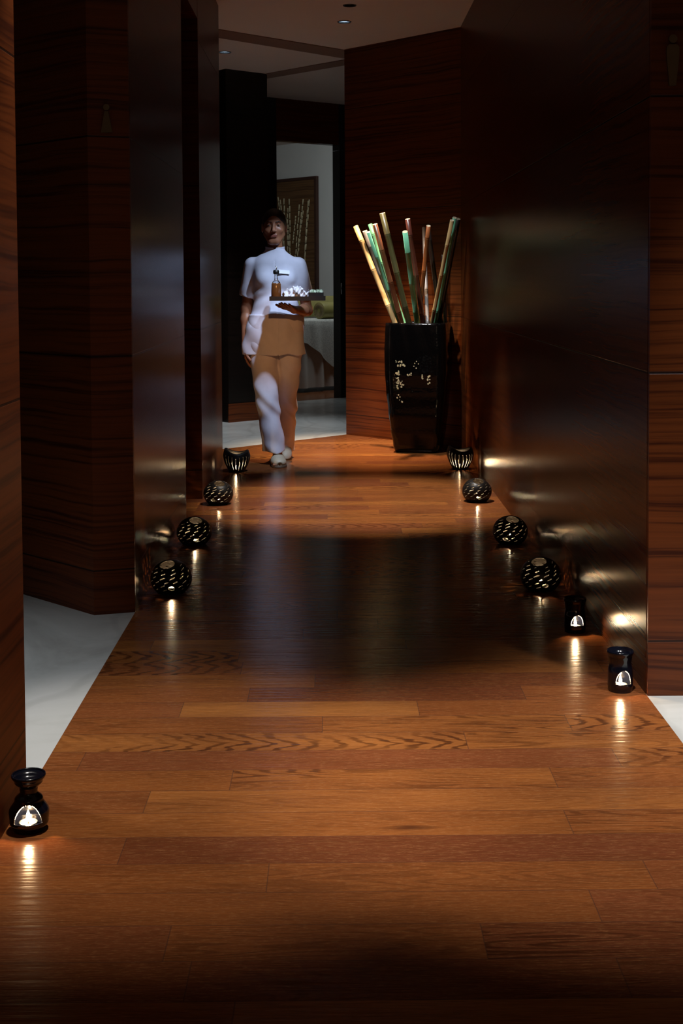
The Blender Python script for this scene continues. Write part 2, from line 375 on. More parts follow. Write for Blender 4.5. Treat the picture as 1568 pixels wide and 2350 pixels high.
# ceiling with real holes for the recessed lamps
holes = [(.112, 8.22, .036), (.083, 8.74, .048), (-.803, 9.88, .050)]
bm = bmesh.new()
def loop_edges(pts):
    vs = [bm.verts.new((x, y, CZ)) for x, y in pts]
    return [bm.edges.new((vs[i], vs[(i+1) % len(vs)])) for i in range(len(vs))]
es = loop_edges([(-3.2, -2.2), (2.8, -2.2), (2.8, 18.5), (-3.2, 18.5)])
for x, y, r in holes: es += loop_edges([(x + r*math.cos(2*PI*k/28), y + r*math.sin(2*PI*k/28)) for k in range(28)])
bmesh.ops.triangle_fill(bm, edges=es, use_beauty=True, use_dissolve=False)
r_ = bmesh.ops.extrude_face_region(bm, geom=bm.faces[:])
for v in [g for g in r_['geom'] if isinstance(g, bmesh.types.BMVert)]: v.co.z += 0.03
tag(mesh_obj('ceiling', bm, M['ceiling']), 'grey beige painted ceiling of the hall', kind='structure')
def strip(n, pts, lab): return struct(n, pts, CZ-0.006, CZ+0.002, M['strip'], lab)
strip('trim_1', [(-.95, 8.80), (.096, 9.80), (.106, 10.17), (-.95, 9.12)], 'brown strip across the ceiling by the corner of the bamboo wall')
strip('trim_2', [(-.545, 10.90), (.10, 10.22), (.14, 10.44), (-.56, 11.16)], 'brown ceiling strip running to the lobby panel')
# walls
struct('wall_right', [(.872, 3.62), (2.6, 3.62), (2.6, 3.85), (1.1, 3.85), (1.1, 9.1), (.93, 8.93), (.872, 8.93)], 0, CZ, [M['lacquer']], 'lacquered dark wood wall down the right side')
struct('wall_right_end', [(.873, 3.600), (2.6, 3.600), (2.6, 3.619), (.873, 3.619)], 0, CZ, M['veneer'], 'red brown veneer end face of the right wall')
struct('wall_back', [(.092, 9.794), (.882, 8.928), (1.08, 9.12), (.27, 9.95)], 0, CZ, M['veneer'], 'diagonal veneer wall behind the tall vase')
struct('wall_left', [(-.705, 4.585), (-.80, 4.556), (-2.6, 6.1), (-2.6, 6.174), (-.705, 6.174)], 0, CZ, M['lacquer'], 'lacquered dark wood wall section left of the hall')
struct('wall_left_end', [(-.7052, 4.565), (-.842, 4.525), (-2.6, 6.235), (-2.6, 6.255), (-.842, 4.545), (-.7052, 4.584)], 0, CZ, M['veneer'], 'red brown veneer faces of the left alcove')
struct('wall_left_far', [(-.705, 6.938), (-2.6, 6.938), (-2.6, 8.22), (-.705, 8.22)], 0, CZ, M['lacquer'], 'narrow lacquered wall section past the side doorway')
struct('wall_left_near', [(-.705, -2.2), (-.705, 2.93), (-1.0, 2.93), (-1.0, -2.2)], 0, CZ, M['veneer'], 'wood wall edge at the near left')
struct('trim_3', [(-1.0, 6.174), (-.706, 6.174), (-.706, 6.938), (-1.0, 6.938)], 2.54, CZ, M['lacquer'], 'header over the side doorway')
struct('door_1', [(-1.04, 6.174), (-1.0, 6.174), (-1.0, 6.938), (-1.04, 6.938)], 0, CZ, M['black_panel'], 'dark side door deep in the left wall')
struct('wall_lobby', [(-.86, 10.655), (-.54, 10.93), (-.76, 11.19), (-1.08, 10.92)], 0, CZ, M['black_panel'], 'black stained panel wall in the far lobby')
struct('wall_lobby_left', [(-3.2, 8.72), (-.93, 10.66), (-1.0, 10.76), (-3.2, 8.9)], 0, CZ, M['veneer'], 'red brown lobby wall left of the black panel')
struct('baseboard_lobby', [(-.86, 10.650), (-.535, 10.927), (-.54, 10.932), (-.865, 10.655)], 0, 0.155, M['veneer'], 'brown baseboard under the black lobby panel')
g0 = Vector((-.374, 12.488)); gd = Vector((.38, .295)).normalized(); gn = Vector((-gd.y, gd.x))
def gw(name, s0, s1, z0, z1, m, lab, th=.10, off=0.0):
    a, b = g0 + gd*s0 + gn*off, g0 + gd*s1 + gn*off
    return struct(name, [tuple(a), tuple(b), tuple(b + gn*th), tuple(a + gn*th)], z0, z1, m, lab)
def s_of(X): return (X - g0.x)/gd.x
sL, sR = s_of(-.527), s_of(.062)
gw('wall_far_left', s_of(-2.4), sL, 0, CZ, M['black_panel'], 'dark wall left of the treatment room doorway')
gw('wall_far_right', sR, s_of(1.4), 0, CZ, M['black_panel'], 'dark wall right of the treatment room doorway')
gw('wall_far_header', sL, sR, 2.475, CZ, M['lacquer'], 'dark wall above the treatment room doorway')
# treatment room walls
bd = Vector((.67, -.742)).normalized(); b0 = Vector((-.2, 16.2))
bn = Vector((.742, .67)).normalized()
def bw_(name, s0, s1, off0, off1, z0, z1, m, lab):
    a, b = b0 + bd*s0, b0 + bd*s1
    return struct(name, [tuple(a + bn*off0), tuple(b + bn*off0), tuple(b + bn*off1), tuple(a + bn*off1)], z0, z1, m, lab)
bw_('wall_room', -2.2, 3.4, 0, .1, 0, CZ, M['plaster'], 'white plaster wall inside the treatment room')
struct('wall_room_left', [(-3.2, 11.0), (-3.15, 11.0), (-3.15, 18.4), (-3.2, 18.4)], 0, CZ, M['plaster'], 'white side wall of the treatment room')
struct('wall_near', [(-3.2, -2.3), (2.8, -2.3), (2.8, -2.2), (-3.2, -2.2)], 0, CZ, M['veneer'], 'wall behind the viewer')
struct('wall_outer_right', [(2.6, -2.2), (2.7, -2.2), (2.7, 3.62), (2.6, 3.62)], 0, CZ, M['veneer'], 'outer wall of the right alcove')
struct('wall_outer_left', [(-2.7, -2.2), (-2.6, -2.2), (-2.6, 6.2), (-2.7, 6.2)], 0, CZ, M['veneer'], 'outer wall of the left alcove')

# ------------------------------------------------------------------ recessed ceiling lamps
def downlight(x, y, r, on, label):
    t = empty('ceiling_downlight', (x, y, CZ)); tag(t, label, 'ceiling light', 'recessed ceiling downlights')
    bm = bmesh.new(); prof = [(r*1.0, 0.0), (r*1.0, -.004), (r*1.14, -.005), (r*1.2, 0.0)]
    lathe(bm, prof, 32); mesh_obj('trim_ring', bm, M['lamp_trim'], t, True)
    bm = bmesh.new(); lathe(bm, [(r*.97, -.001), (r*.9, .02), (r*.75, .045), (r*.7, .055)], 32); mesh_obj('reflector_cup', bm, M['silver'] if on else M['lamp_off'], t, True)
    bm = bmesh.new(); lathe(bm, [(r*.92, .008), (r*.6, .012), (.002, .014)], 32, cap1=True)
    mesh_obj('lens', bm, M['lamp_on'] if on else M['lamp_off'], t, True)
    return t
downlight(.083, 8.74, .040, True, 'lit round ceiling downlight above the bamboo vase')
downlight(.112, 8.22, .036, False, 'unlit black round ceiling fitting at the top edge')
downlight(-.803, 9.88, .042, True, 'dim ceiling downlight beyond the brown ceiling strip')

# ------------------------------------------------------------------ tealights
def make_tealight():
    t = empty('tealight_candle', (0, 0, 0))
    bm = bmesh.new(); lathe(bm, [(.0185, 0.0), (.0190, .015), (.0196, .0155), (.0185, .0150), (.0180, .001)], 28, cap0=True); mesh_obj('metal_cup', bm, M['alu'], t, True)
    bm = bmesh.new(); lathe(bm, [(.0178, .002), (.0178, .0115), (.010, .0110), (.001, .0108)], 28, cap0=True, cap1=True); mesh_obj('wax', bm, M['wax'], t, True)
    bm = bmesh.new(); tube(bm, [(0, 0, .010), (.0006, 0, .0185)], .0009, 8); mesh_obj('wick', bm, M['wick'], t, True)
    bm = bmesh.new(); lathe(bm, [(.001, .0165), (.0038, .020), (.0048, .0245), (.0040, .030), (.0022, .036), (.0004, .041)], 16, cap0=True, cap1=True); mesh_obj('flame', bm, M['flame'], t, True)
    l = bpy.data.lights.new('flame_light', 'POINT'); l.energy = 0.7; l.color = (1, .62, .30); l.shadow_soft_size = .006
    o = bpy.data.objects.new('flame_light', l); C.objects.link(o); o.parent = t; o.location = (0, 0, .046)
    return t
tea0 = make_tealight(); tea_used = [False]
def tealight(x, y, z, label, rz=0.0, power=None):
    t = tea0 if not tea_used[0] else copy_tree(tea0); tea_used[0] = True
    t.location = (x, y, z); t.rotation_euler = (0, 0, rz)
    tag(t, label, 'candle', 'lit tealights in the floor lanterns')
    return t

# ------------------------------------------------------------------ globe lanterns
def make_globe(seed, rz, notch):
    """perforated black ceramic globe with slanting slots and a teardrop opening on top"""
    rnd = random.Random(seed)
    R, RZ, cz = .0775, .068, .054
    n, s = 84, 240
    zs = [math.asin(-cz/RZ*.985) + (PI/2*.995 - math.asin(-cz/RZ*.985))*i/n for i in range(n+1)]
    prof = [(R*math.cos(a), cz + RZ*math.sin(a)) for a in zs]
    slots = []
    rows = 7
    for r in range(rows):
        la = -.50 + r*.235
        m = max(6, int(14*math.cos(la)))
        for k in range(m):
            slots.append((la + rnd.uniform(-.03, .03), 2*PI*(k + .5*(r % 2))/m + rnd.uniform(-.05, .05), rnd.uniform(.09, .17), rnd.uniform(.020, .034)))
    sl = np.array(slots)
    od = Vector((math.cos(notch)*.42, math.sin(notch)*.42, .9)).normalized()
    def keep(i, k):
        la = .5*(zs[i] + zs[i+1]); lo = 2*PI*(k+.5)/s
        d = Vector((math.cos(la)*math.cos(lo), math.cos(la)*math.sin(lo), math.sin(la)))
        ang = math.acos(max(-1, min(1, d.dot(od))))
        if ang < .38: return False
        if ang < .48: return True
        fo = (lo + PI/2 + .12 + PI) % (2*PI) - PI
        if (fo/.165)**2 + ((la + .36)/.125)**2 < 1: return False
        dla = la - sl[:, 0]; dlo = (lo - sl[:, 1] + PI) % (2*PI) - PI; dlo = dlo*math.cos(la)
        th = .48; u = dlo*math.cos(th) + dla*math.sin(th); v = -dlo*math.sin(th) + dla*math.cos(th)
        return not bool((((u/sl[:, 2])**2 + (v/sl[:, 3])**2) < 1).any())
    bm = bmesh.new(); lathe(bm, prof, s, keep); bmesh.ops.delete(bm, geom=[v for v in bm.verts if not v.link_faces], context='VERTS')
    t = empty('candle_lantern', (0, 0, 0), rz)
    o = mesh_obj('globe_shell', bm, M['ceramic'], t, True)
    md = o.modifiers.new('thickness', 'SOLIDIFY'); md.thickness = .0032; md.offset = -1
    bm = bmesh.new(); r0 = prof[0][0]
    lathe(bm, [(r0*.99, 0.0), (r0*.99, .004), (.001, .004)], 48, cap0=True, cap1=True); mesh_obj('base_plate', bm, M['ceramic'], t, False)
    return t
def place(t, x, y, rz, label, group):
    t.location = (x, y, 0); t.rotation_euler = (0, 0, rz); tag(t, label, 'lantern', group); return t
GG = 'perforated globe lanterns along the hall'
protos = [make_globe(1, 0, -PI/2), make_globe(2, 0, -PI/2 + .5), make_globe(3, 0, -PI/2 - .6)]
used = set()
def globe(pi, x, y, rz, side, which):
    t = protos[pi] if pi not in used else copy_tree(protos[pi]); used.add(pi)
    place(t, x, y, rz, 'black perforated globe lantern on the floor, ' + which, GG)
    tealight(x, y, .0042, 'lit tealight inside the globe lantern ' + which, rz)
globe(0, .748, 6.81, .15, 'R', 'right side, just nearer than the slatted bowl')
globe(1, .775, 5.72, -.3, 'R', 'right side, middle of its three globes')
globe(2, .774, 4.86, .2, 'R', 'right side, nearest globe, beside the waisted black burner')
globe(1, -.606, 6.78, -.2, 'L', 'left side, just nearer than the dark bowl')
globe(0, -.622, 5.745, .35, 'L', 'left side, middle of its three globes')
globe(2, -.614, 4.855, .25, 'L', 'left side, nearest globe at the wall corner')

# ------------------------------------------------------------------ slatted bowls with a wavy rim
def make_bowl(slot_w, mtl):
    t = empty('candle_bowl', (0, 0, 0))
    n, s = 40, 192
    def rad(z): # height fraction 0..1
        return .046 + .038*math.sin(min(1, z*1.25)*PI/2) - .010*max(0, z-.75)/.25
    def rim(a): return .122 + .012*math.cos(2*(a - .0)) + .006*math.cos(a - PI)
    prof = [(rad(i/n), i/n) for i in range(n+1)]
    def warp(p, a, f): p.z = f*rim(a); return p
    ns = 22
    def keep(i, k):
        f = (i+.5)/n; ph = ((k+.5)/s*ns) % 1 - .5
        if .10 < f < .86:
            w = slot_w*math.sqrt(max(0, 1 - ((f-.48)/.38)**2))
            if abs(ph) < w: return False
        return True
    bm = bmesh.new(); lathe(bm, prof, s, keep, cap0=True, warp=warp)
    o = mesh_obj('bowl_shell', bm, M['ceramic'], t, True)
    md = o.modifiers.new('thickness', 'SOLIDIFY'); md.thickness = .004; md.offset = -1
    bm = bmesh.new(); N = 64; R = rad(1) - .004
    rings = []
    for k in range(N):
        a = 2*PI*k/N; c = Vector((R*math.cos(a), R*math.sin(a), rim(a))); e = Vector((math.cos(a), math.sin(a), 0))
        rings.append([bm.verts.new(c + e*(.008*math.cos(q) - .004) + Vector((0, 0, .0055*math.sin(q)))) for q in [2*PI*j/12 for j in range(12)]])
    for k in range(N):
        for j in range(12): bm.faces.new((rings[k][j], rings[(k+1) % N][j], rings[(k+1) % N][(j+1) % 12], rings[k][(j+1) % 12]))
    mesh_obj('rim', bm, M['ceramic'], t, True)
    return t
b1 = make_bowl(.22, 0); place(b1, .774, 7.98, .1, 'slatted black ceramic candle bowl with wide slots on the right, near the vase', 'wavy rimmed candle bowls')
b2 = make_bowl(.09, 0); place(b2, -.595, 7.93, 0.0, 'dark ceramic candle bowl with narrow slots on the left, near the walking person', 'wavy rimmed candle bowls')
tealight(.774, 7.965, .0045, 'lit tealight inside the slatted bowl near the vase')
tealight(-.595, 7.915, .0045, 'lit tealight inside the dark bowl near the walking person')

# ------------------------------------------------------------------ oil burners
def smooth_prof(pts, n):
    zs = [p[1] for p in pts]; out = []
    for i in range(n+1):
        z = zs[0] + (zs[-1]-zs[0])*i/n
        for j in range(len(pts)-1):
            if zs[j] <= z <= zs[j+1] + 1e-9:
                f = (z-zs[j])/(zs[j+1]-zs[j]); f = f*f*(3-2*f); out.append((pts[j][0]*(1-f) + pts[j+1][0]*f, z)); break
    return out
def make_burner(pts, aw, ah, az, dishz, dishr, label, x, y, rz):
    t = empty('oil_burner', (x, y, 0), rz); tag(t, label, 'oil burner', 'waisted black oil burners on the floor')
    n, s = 90, 160; prof = smooth_prof(pts, n)
    def keep(i, k):
        a = 2*PI*(k+.5)/s; r, z = prof[i]
        dx = r*math.cos(a); 
        if math.sin(a) > 0: # front is -Y, only that side is open; a small vent at the back
            return not ((dx/.006)**2 + ((z-.055)/.006)**2 < 1)
        zz = z - az
        if zz < 0: return True
        return not ((dx/aw)**2 + (zz/ah)**2 < 1)
    bm = bmesh.new(); lathe(bm, prof, s, keep, cap0=True)
    o = mesh_obj('body', bm, M['gloss_ceramic'], t, True)
    md = o.modifiers.new('thickness', 'SOLIDIFY'); md.thickness = .0035; md.offset = -1
    bm = bmesh.new(); lathe(bm, [(dishr, dishz), (dishr*.97, dishz+.001), (dishr*.8, dishz-.010), (dishr*.45, dishz-.016), (.001, dishz-.017)], 48, cap1=True)
    mesh_obj('dish', bm, M['gloss_ceramic'], t, True)
    return t
cyl = [(.034, 0), (.0355, .02), (.035, .05), (.0315, .078), (.0335, .095), (.0375, .108), (.0365, .112)]
make_burner(cyl, .022, .034, .026, .110, .034, 'black waisted oil burner beside the nearest right globe lantern', .794, 4.275, 0.1)
tealight(.794, 4.268, .0042, 'lit tealight inside the oil burner beside the right globe lantern')
make_burner([(a, b*1.03) for a, b in cyl], .023, .040, .024, .114, .034, 'black oil burner at the corner where the right wall meets marble', .808, 3.655, 0.12)
tealight(.807, 3.648, .0042, 'lit tealight inside the oil burner at the right wall corner')
make_burner([(.033, 0), (.041, .018), (.0425, .040), (.030, .067), (.0185, .082), (.0195, .091), (.030, .104), (.0365, .117), (.0355, .120)], .030, .040, .022, .118, .034,
            'black hourglass oil burner with flared dish at the near left wall', -.656, 2.745, 0.15)
tealight(-.656, 2.736, .0042, 'lit tealight inside the hourglass burner at the near left')

# ------------------------------------------------------------------ tall vase
VX, VY = .577, 8.86
def make_vase():
    t = empty('floor_vase', (VX, VY, 0), math.radians(-12)); tag(t, 'tall glossy black square tapered vase holding coloured bamboo poles', 'vase')
    hp = [(.128, 0), (.150, .004), (.158, .05), (.172, .15), (.187, .28), (.200, .42), (.208, .56), (.210, .68), (.206, .80), (.202, .872)]
    def ring(bm, a, z):
        out = []; r = .30*a
        for q in range(4):
            cx = (a-r)*(1 if q in (0, 3) else -1); cy = (a-r)*(1 if q in (0, 1) else -1)
            for j in range(7):
                an = q*PI/2 + (PI/2)*j/6
                out.append(bm.verts.new((cx + r*math.cos(an), cy + r*math.sin(an), z)))
        return out
    bm = bmesh.new(); sp = smooth_prof([(a, b) for a, b in hp], 44)
    sp[0] = (.140, 0)
    rg = [ring(bm, a, z) for a, z in sp] + [ring(bm, .192, .874), ring(bm, .186, .866), ring(bm, .19, .6), ring(bm, .15, .10), ring(bm, .02, .095)]
    n = len(rg[0])
    for i in range(len(rg)-1):
        for k in range(n): bm.faces.new((rg[i][k], rg[i][(k+1) % n], rg[i+1][(k+1) % n], rg[i+1][k]))
    bm.faces.new(rg[0][::-1]); bm.faces.new(rg[-1])
    mesh_obj('vase_body', bm, M['vase'], t, True)
make_vase()
def vase_glint_chips():  # highlights on the glaze, built as small cream chips
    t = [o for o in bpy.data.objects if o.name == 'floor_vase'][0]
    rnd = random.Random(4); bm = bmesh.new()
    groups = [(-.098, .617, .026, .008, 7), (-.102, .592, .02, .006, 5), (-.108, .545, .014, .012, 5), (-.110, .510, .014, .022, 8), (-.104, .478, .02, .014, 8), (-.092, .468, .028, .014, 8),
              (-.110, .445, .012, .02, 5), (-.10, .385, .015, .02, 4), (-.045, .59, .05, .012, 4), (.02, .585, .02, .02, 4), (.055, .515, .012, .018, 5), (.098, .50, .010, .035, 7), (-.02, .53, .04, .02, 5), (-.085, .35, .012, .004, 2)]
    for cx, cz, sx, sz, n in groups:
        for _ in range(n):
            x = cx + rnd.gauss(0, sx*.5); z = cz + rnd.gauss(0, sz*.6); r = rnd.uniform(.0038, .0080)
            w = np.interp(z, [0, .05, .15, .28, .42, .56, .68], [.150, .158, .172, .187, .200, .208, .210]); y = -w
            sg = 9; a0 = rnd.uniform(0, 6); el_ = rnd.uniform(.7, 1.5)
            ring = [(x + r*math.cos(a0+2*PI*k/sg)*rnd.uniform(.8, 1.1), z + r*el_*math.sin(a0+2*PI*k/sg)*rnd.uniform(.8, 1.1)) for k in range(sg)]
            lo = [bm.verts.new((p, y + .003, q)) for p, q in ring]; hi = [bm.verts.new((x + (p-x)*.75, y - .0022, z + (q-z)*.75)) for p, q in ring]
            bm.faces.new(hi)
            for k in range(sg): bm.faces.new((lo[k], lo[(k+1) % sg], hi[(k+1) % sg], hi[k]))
    o = mesh_obj('glint_chips', bm, M['glint_chip'], t); o['kind'] = 'stuff'; o['label'] = 'small cream chips standing in for glints'
vase_glint_chips()

def ray_pt(px, py, Y):
    """world point at depth Y for a direction measured from the photograph"""
    X = (px - 765)/3000*Y; Z = 1.17 - (py - 640)/3000*Y + (px - 765)*0.0054/3000*Y
    return Vector((X, Y, Z))
def pole(top, rim, dy, rad, m, label, dt=0.0):
    a = ray_pt(*top, VY + dy + dt); b = ray_pt(*rim, VY + dy)
    d = (b - a).normalized()
    e = b + d*((b.z - .13)/abs(d.z))
    c_, s_ = math.cos(math.radians(12)), math.sin(math.radians(12))
    for q in range(2, 26):   # stop where the pole meets the inside of the vase
        p = b + (e - b)*(q/25); x_, y_ = p.x - VX, p.y - VY; lx, ly = c_*x_ - s_*y_, s_*x_ + c_*y_
        if max(abs(lx), abs(ly)) > min(np.interp(p.z, [.1, .6, .87], [.15, .19, .186]), .19) - rad - .004:
            e = b + (e - b)*max(.05, q/25 - .05); break
    L = (e - a).length; d = (e - a).normalized()
    bm = bmesh.new()
    u = d.orthogonal().normalized(); w = d.cross(u); seg = 16
    st = [(0, rad*.72), (0.0, rad*.98)]
    pos = random.uniform(.07, .2); nodes = []
    while pos < L - .05: nodes.append(pos); pos += random.uniform(.2, .3)
    for q in nodes: st += [(q-.006, rad*.985), (q-.002, rad*1.10), (q, rad*.95), (q+.003, rad*1.10), (q+.008, rad)]
    st.append((L, rad))
    inner = [(.09, rad*.70), (0, rad*.72)]
    rs = []
    for q, r in inner[:1] + st:
        c = a + d*q; rs.append([bm.verts.new(c + u*(r*math.cos(2*PI*k/seg)) + w*(r*math.sin(2*PI*k/seg))) for k in range(seg)])
    for i in range(len(rs)-1):
        for k in range(seg):
            f = bm.faces.new((rs[i][k], rs[i][(k+1) % seg], rs[i+1][(k+1) % seg], rs[i+1][k]))
            f.material_index = 1 if i <= 1 else 0
    bm.faces.new(rs[0][::-1]).material_index = 1; bm.faces.new(rs[-1])
    o = mesh_obj('bamboo_pole', bm, [m, M['pith']], None, True)
    # origin at the pole's foot
    o.data.transform(Matrix.Translation(-e)); o.location = e
    tag(o, label, 'bamboo pole', 'bamboo poles standing in the tall vase')
pole((817, 520), (906, 742), -0.087, .0175, M['b_tan'], 'tan bamboo pole leaning furthest left in the vase', 0.14)
pole((838, 531), (911, 742), 0.133, .0165, M['b_grey'], 'grey bamboo pole beside the leftmost tan one', -0.136)
pole((850, 516), (926, 742), 0.154, .0165, M['b_green'], 'pale green bamboo pole behind the brown pole on the left', 0.133)
pole((846, 534), (915, 742), 0.016, .012, M['b_green'], 'thin pale green bamboo pole next to the grey one', -0.32)
pole((861, 516), (921, 742), -0.061, .0175, M['b_brown'], 'brown bamboo pole in the left cluster', -0.168)
pole((878, 491), (938, 742), -0.108, .0195, M['b_olive'], 'dark olive bamboo pole with open ring end, tallest of all', -0.093)
pole((930, 534), (957, 742), -0.02, .0175, M['b_green'], 'pale green bamboo pole standing in the middle, nearly upright', -0.387)
pole((936, 505), (971, 742), -0.066, .017, M['b_red'], 'dark red bamboo pole behind the middle green one', -0.18)
pole((973, 525), (981, 742), -0.095, .0125, M['b_grey'], 'slim upright grey bamboo pole right of centre', 0.231)
pole((984, 521), (961, 742), 0.056, .0145, M['b_orange'], 'orange brown bamboo pole leaning slightly right', -0.32)
pole((983, 530), (1012, 742), 0.029, .016, M['b_dark'], 'blackish bamboo pole behind the orange brown one', -0.168)
pole((1038, 509), (991, 742), -0.076, .0135, M['b_tan'], 'slim tan bamboo pole leaning right beside a green one', -0.4)
pole((1044, 503), (998, 742), -0.033, .0145, M['b_green'], 'pale green bamboo pole leaning furthest right', -0.4)
pole((1052, 506), (1007, 742), -0.006, .0165, M['b_dark'], 'blackish bamboo pole just behind the right leaning green one', -0.384)
pole((1017, 588), (1022, 742), 0.102, .0135, M['b_dark'], 'short blackish bamboo pole at the right rim of the vase', -0.045)

# ------------------------------------------------------------------ gender plaques
def plaque(x, y, z, ny, pts, head, label):
    t = empty('door_plaque', (x, y, z)); tag(t, label, 'sign')
    bm = bmesh.new()
    lo = [bm.verts.new((px, -.010, pz)) for px, pz in pts]; hi = [bm.verts.new((px, -.002, pz)) for px, pz in pts]
    bm.faces.new(lo); bm.faces.new(hi[::-1]); n = len(pts)
    for i in range(n): bm.faces.new((lo[i], hi[i], hi[(i+1) % n], lo[(i+1) % n]))
    mesh_obj('figure_body', bm, M['brass'], t)
    bm = bmesh.new(); vs = lathe(bm, [(head[1], -.010), (head[1], -.002)], 24, cap0=True, cap1=True)
    bmesh.ops.rotate(bm, verts=bm.verts[:], cent=(0, 0, 0), matrix=Matrix.Rotation(-PI/2, 3, 'X'))
    for v in bm.verts: v.co.y = -.010 if v.co.y < -.006 or v.co.y > .006 else -.002
    bm.free()
    bm = bmesh.new(); seg = 24
    a = [bm.verts.new((head[1]*math.cos(2*PI*k/seg), -.012, head[0] + head[1]*math.sin(2*PI*k/seg))) for k in range(seg)]
    b = [bm.verts.new((v.co.x, -.002, v.co.z)) for v in a]
    bm.faces.new(a); bm.faces.new(b[::-1])
    for i in range(seg): bm.faces.new((a[i], b[i], b[(i+1) % seg], a[(i+1) % seg]))
    mesh_obj('figure_head', bm, M['brass'], t)
plaque(.930, 3.600, 1.692, 0, [(-.009, 0), (.009, 0), (.0175, .085), (.017, .105), (.010, .112), (-.010, .112), (-.017, .105), (-.0175, .085)], (.1265, .0115), 'brass male figure plaque on the right end wall')
pq = plaque(-.777, 4.540, 1.678, 0, [(-.0195, 0), (.0195, 0), (.0085, .062), (.006, .072), (-.006, .072), (-.0085, .062)], (.0855, .011), 'dim brass female figure plaque on the left end wall')

# ------------------------------------------------------------------ treatment room contents
P0 = Vector((-.5, 13.275)); U = Vector((.73, .683)).normalized(); V = Vector((-U.y, U.x))
def bedpt(s, t, z): q = P0 + U*s + V*t; return Vector((q.x, q.y, z))
t = empty('treatment_bed', bedpt(.95, .38, 0)); tag(t, 'treatment bed under cream sheets behind the far doorway', 'bed')
def lbox(s0, s1, t0, t1, z0, z1, name, m, parent):
    bm = bmesh.new(); vs = []
    base = Vector(parent.location)
    for z in (z0, z1):
        vs.append([bm.verts.new(bedpt(a, b, z) - base) for a, b in ((s0, t0), (s1, t0), (s1, t1), (s0, t1))])
    bm.faces.new(vs[0][::-1]); bm.faces.new(vs[1])
    for i in range(4): bm.faces.new((vs[0][i], vs[0][(i+1) % 4], vs[1][(i+1) % 4], vs[1][i]))
    return mesh_obj(name, bm, m, parent)
lbox(.03, 1.87, .03, .72, .60, .735, 'mattress', M['sheet'], t)
for a, b in ((.08, .08), (1.78, .08), (.08, .63), (1.78, .63)): lbox(a, a+.05, b, b+.05, 0, .60, 'leg', M['art_frame'], t)
def drape(name, s0, s1, t0, t1, ztop, hem, amp, freq, m, label, cat, out=.0, hemf=None):
    """cloth over the bed: flat top and folded sides"""
    bm = bmesh.new(); base = bedpt((s0+s1)/2, (t0+t1)/2, 0)
    per = []; N = 90
    for k in range(N): per.append((s0 + (s1-s0)*k/N, t0, 0, -1))
    for k in range(40): per.append((s1, t0 + (t1-t0)*k/40, 1, 0))
    for k in range(N): per.append((s1 - (s1-s0)*k/N, t1, 0, 1))
    for k in range(40): per.append((s0, t1 - (t1-t0)*k/40, -1, 0))
    rows = 16; rg = []
    for r in range(rows+1):
        f = r/rows; ring = []
        for k, (a, b, na, nb) in enumerate(per):
            L = k*.021
            fold = amp*f*(math.sin(L*freq) + .5*math.sin(L*freq*1.73 + 1)) + out + .012*f + .008*min(1, f*6)
            zh = hem if hemf is None else hemf(a, b)
            z = ztop - (ztop - zh)*f - (0 if f > 0 else 0)
            ring.append(bm.verts.new(bedpt(a + na*fold, b + nb*fold, z) - base))
        rg.append(ring)
    n = len(per)
    for i in range(rows):
        for k in range(n): bm.faces.new((rg[i][k], rg[i][(k+1) % n], rg[i+1][(k+1) % n], rg[i+1][k]))
    bm.faces.new(rg[0])
    o = mesh_obj(name, bm, m, None, True, base); tag(o, label, cat)
    return o
drape('bed_sheet', 0, 1.9, 0, .75, .740, .045, .020, 30, M['sheet'], 'cream sheet hanging in folds to the floor over the treatment bed', 'bed sheet')
def rh(a, b): return .36 + .16*math.sin(a*5.2 + .6) if b <= .01 else .45
drape('bed_runner', .15, 1.7, -.012, .762, .7475, .4, .012, 22, M['lace'], 'textured pale runner draped over the top of the bed', 'bed runner', out=.014, hemf=rh)
# bolster with pleated round end
bc = bedpt(.60, .13, .7485 + .088); t = empty('bolster_pillow', bc - Vector((0, 0, .088))); tag(t, 'olive bolster pillow with pleated round end on the bed', 'pillow')
def bolster(name, prof, m, star=False):
    bm = bmesh.new(); rings = []; seg = 48
    for r, s in prof:
        rg = []
        for k in range(seg):
            a = 2*PI*k/seg; pl = (.004*math.cos(24*a) if star else 0)
            p = Vector((U.x, U.y, 0))*(s + pl) + Vector((V.x, V.y, 0))*(r*math.cos(a)) + Vector((0, 0, r*math.sin(a) + .088))
            rg.append(bm.verts.new(p))
        rings.append(rg)
    for i in range(len(rings)-1):
        for k in range(seg): bm.faces.new((rings[i][k], rings[i][(k+1) % seg], rings[i+1][(k+1) % seg], rings[i+1][k]))
    bm.faces.new(rings[-1]); bm.faces.new(rings[0][::-1]); mesh_obj(name, bm, m, t, True)
bolster('pillow_body', [(.083, 0), (.088, .008), (.088, .30), (.088, .56), (.083, .57)], M['olive'])
bolster('pleated_end', [(.080, -.001), (.060, -.006), (.035, -.004), (.012, .002)], M['pleat'], True)
bolster('end_piping', [(.083, -.003), (.0885, -.001), (.0885, .004), (.083, .006)], M['olive'])
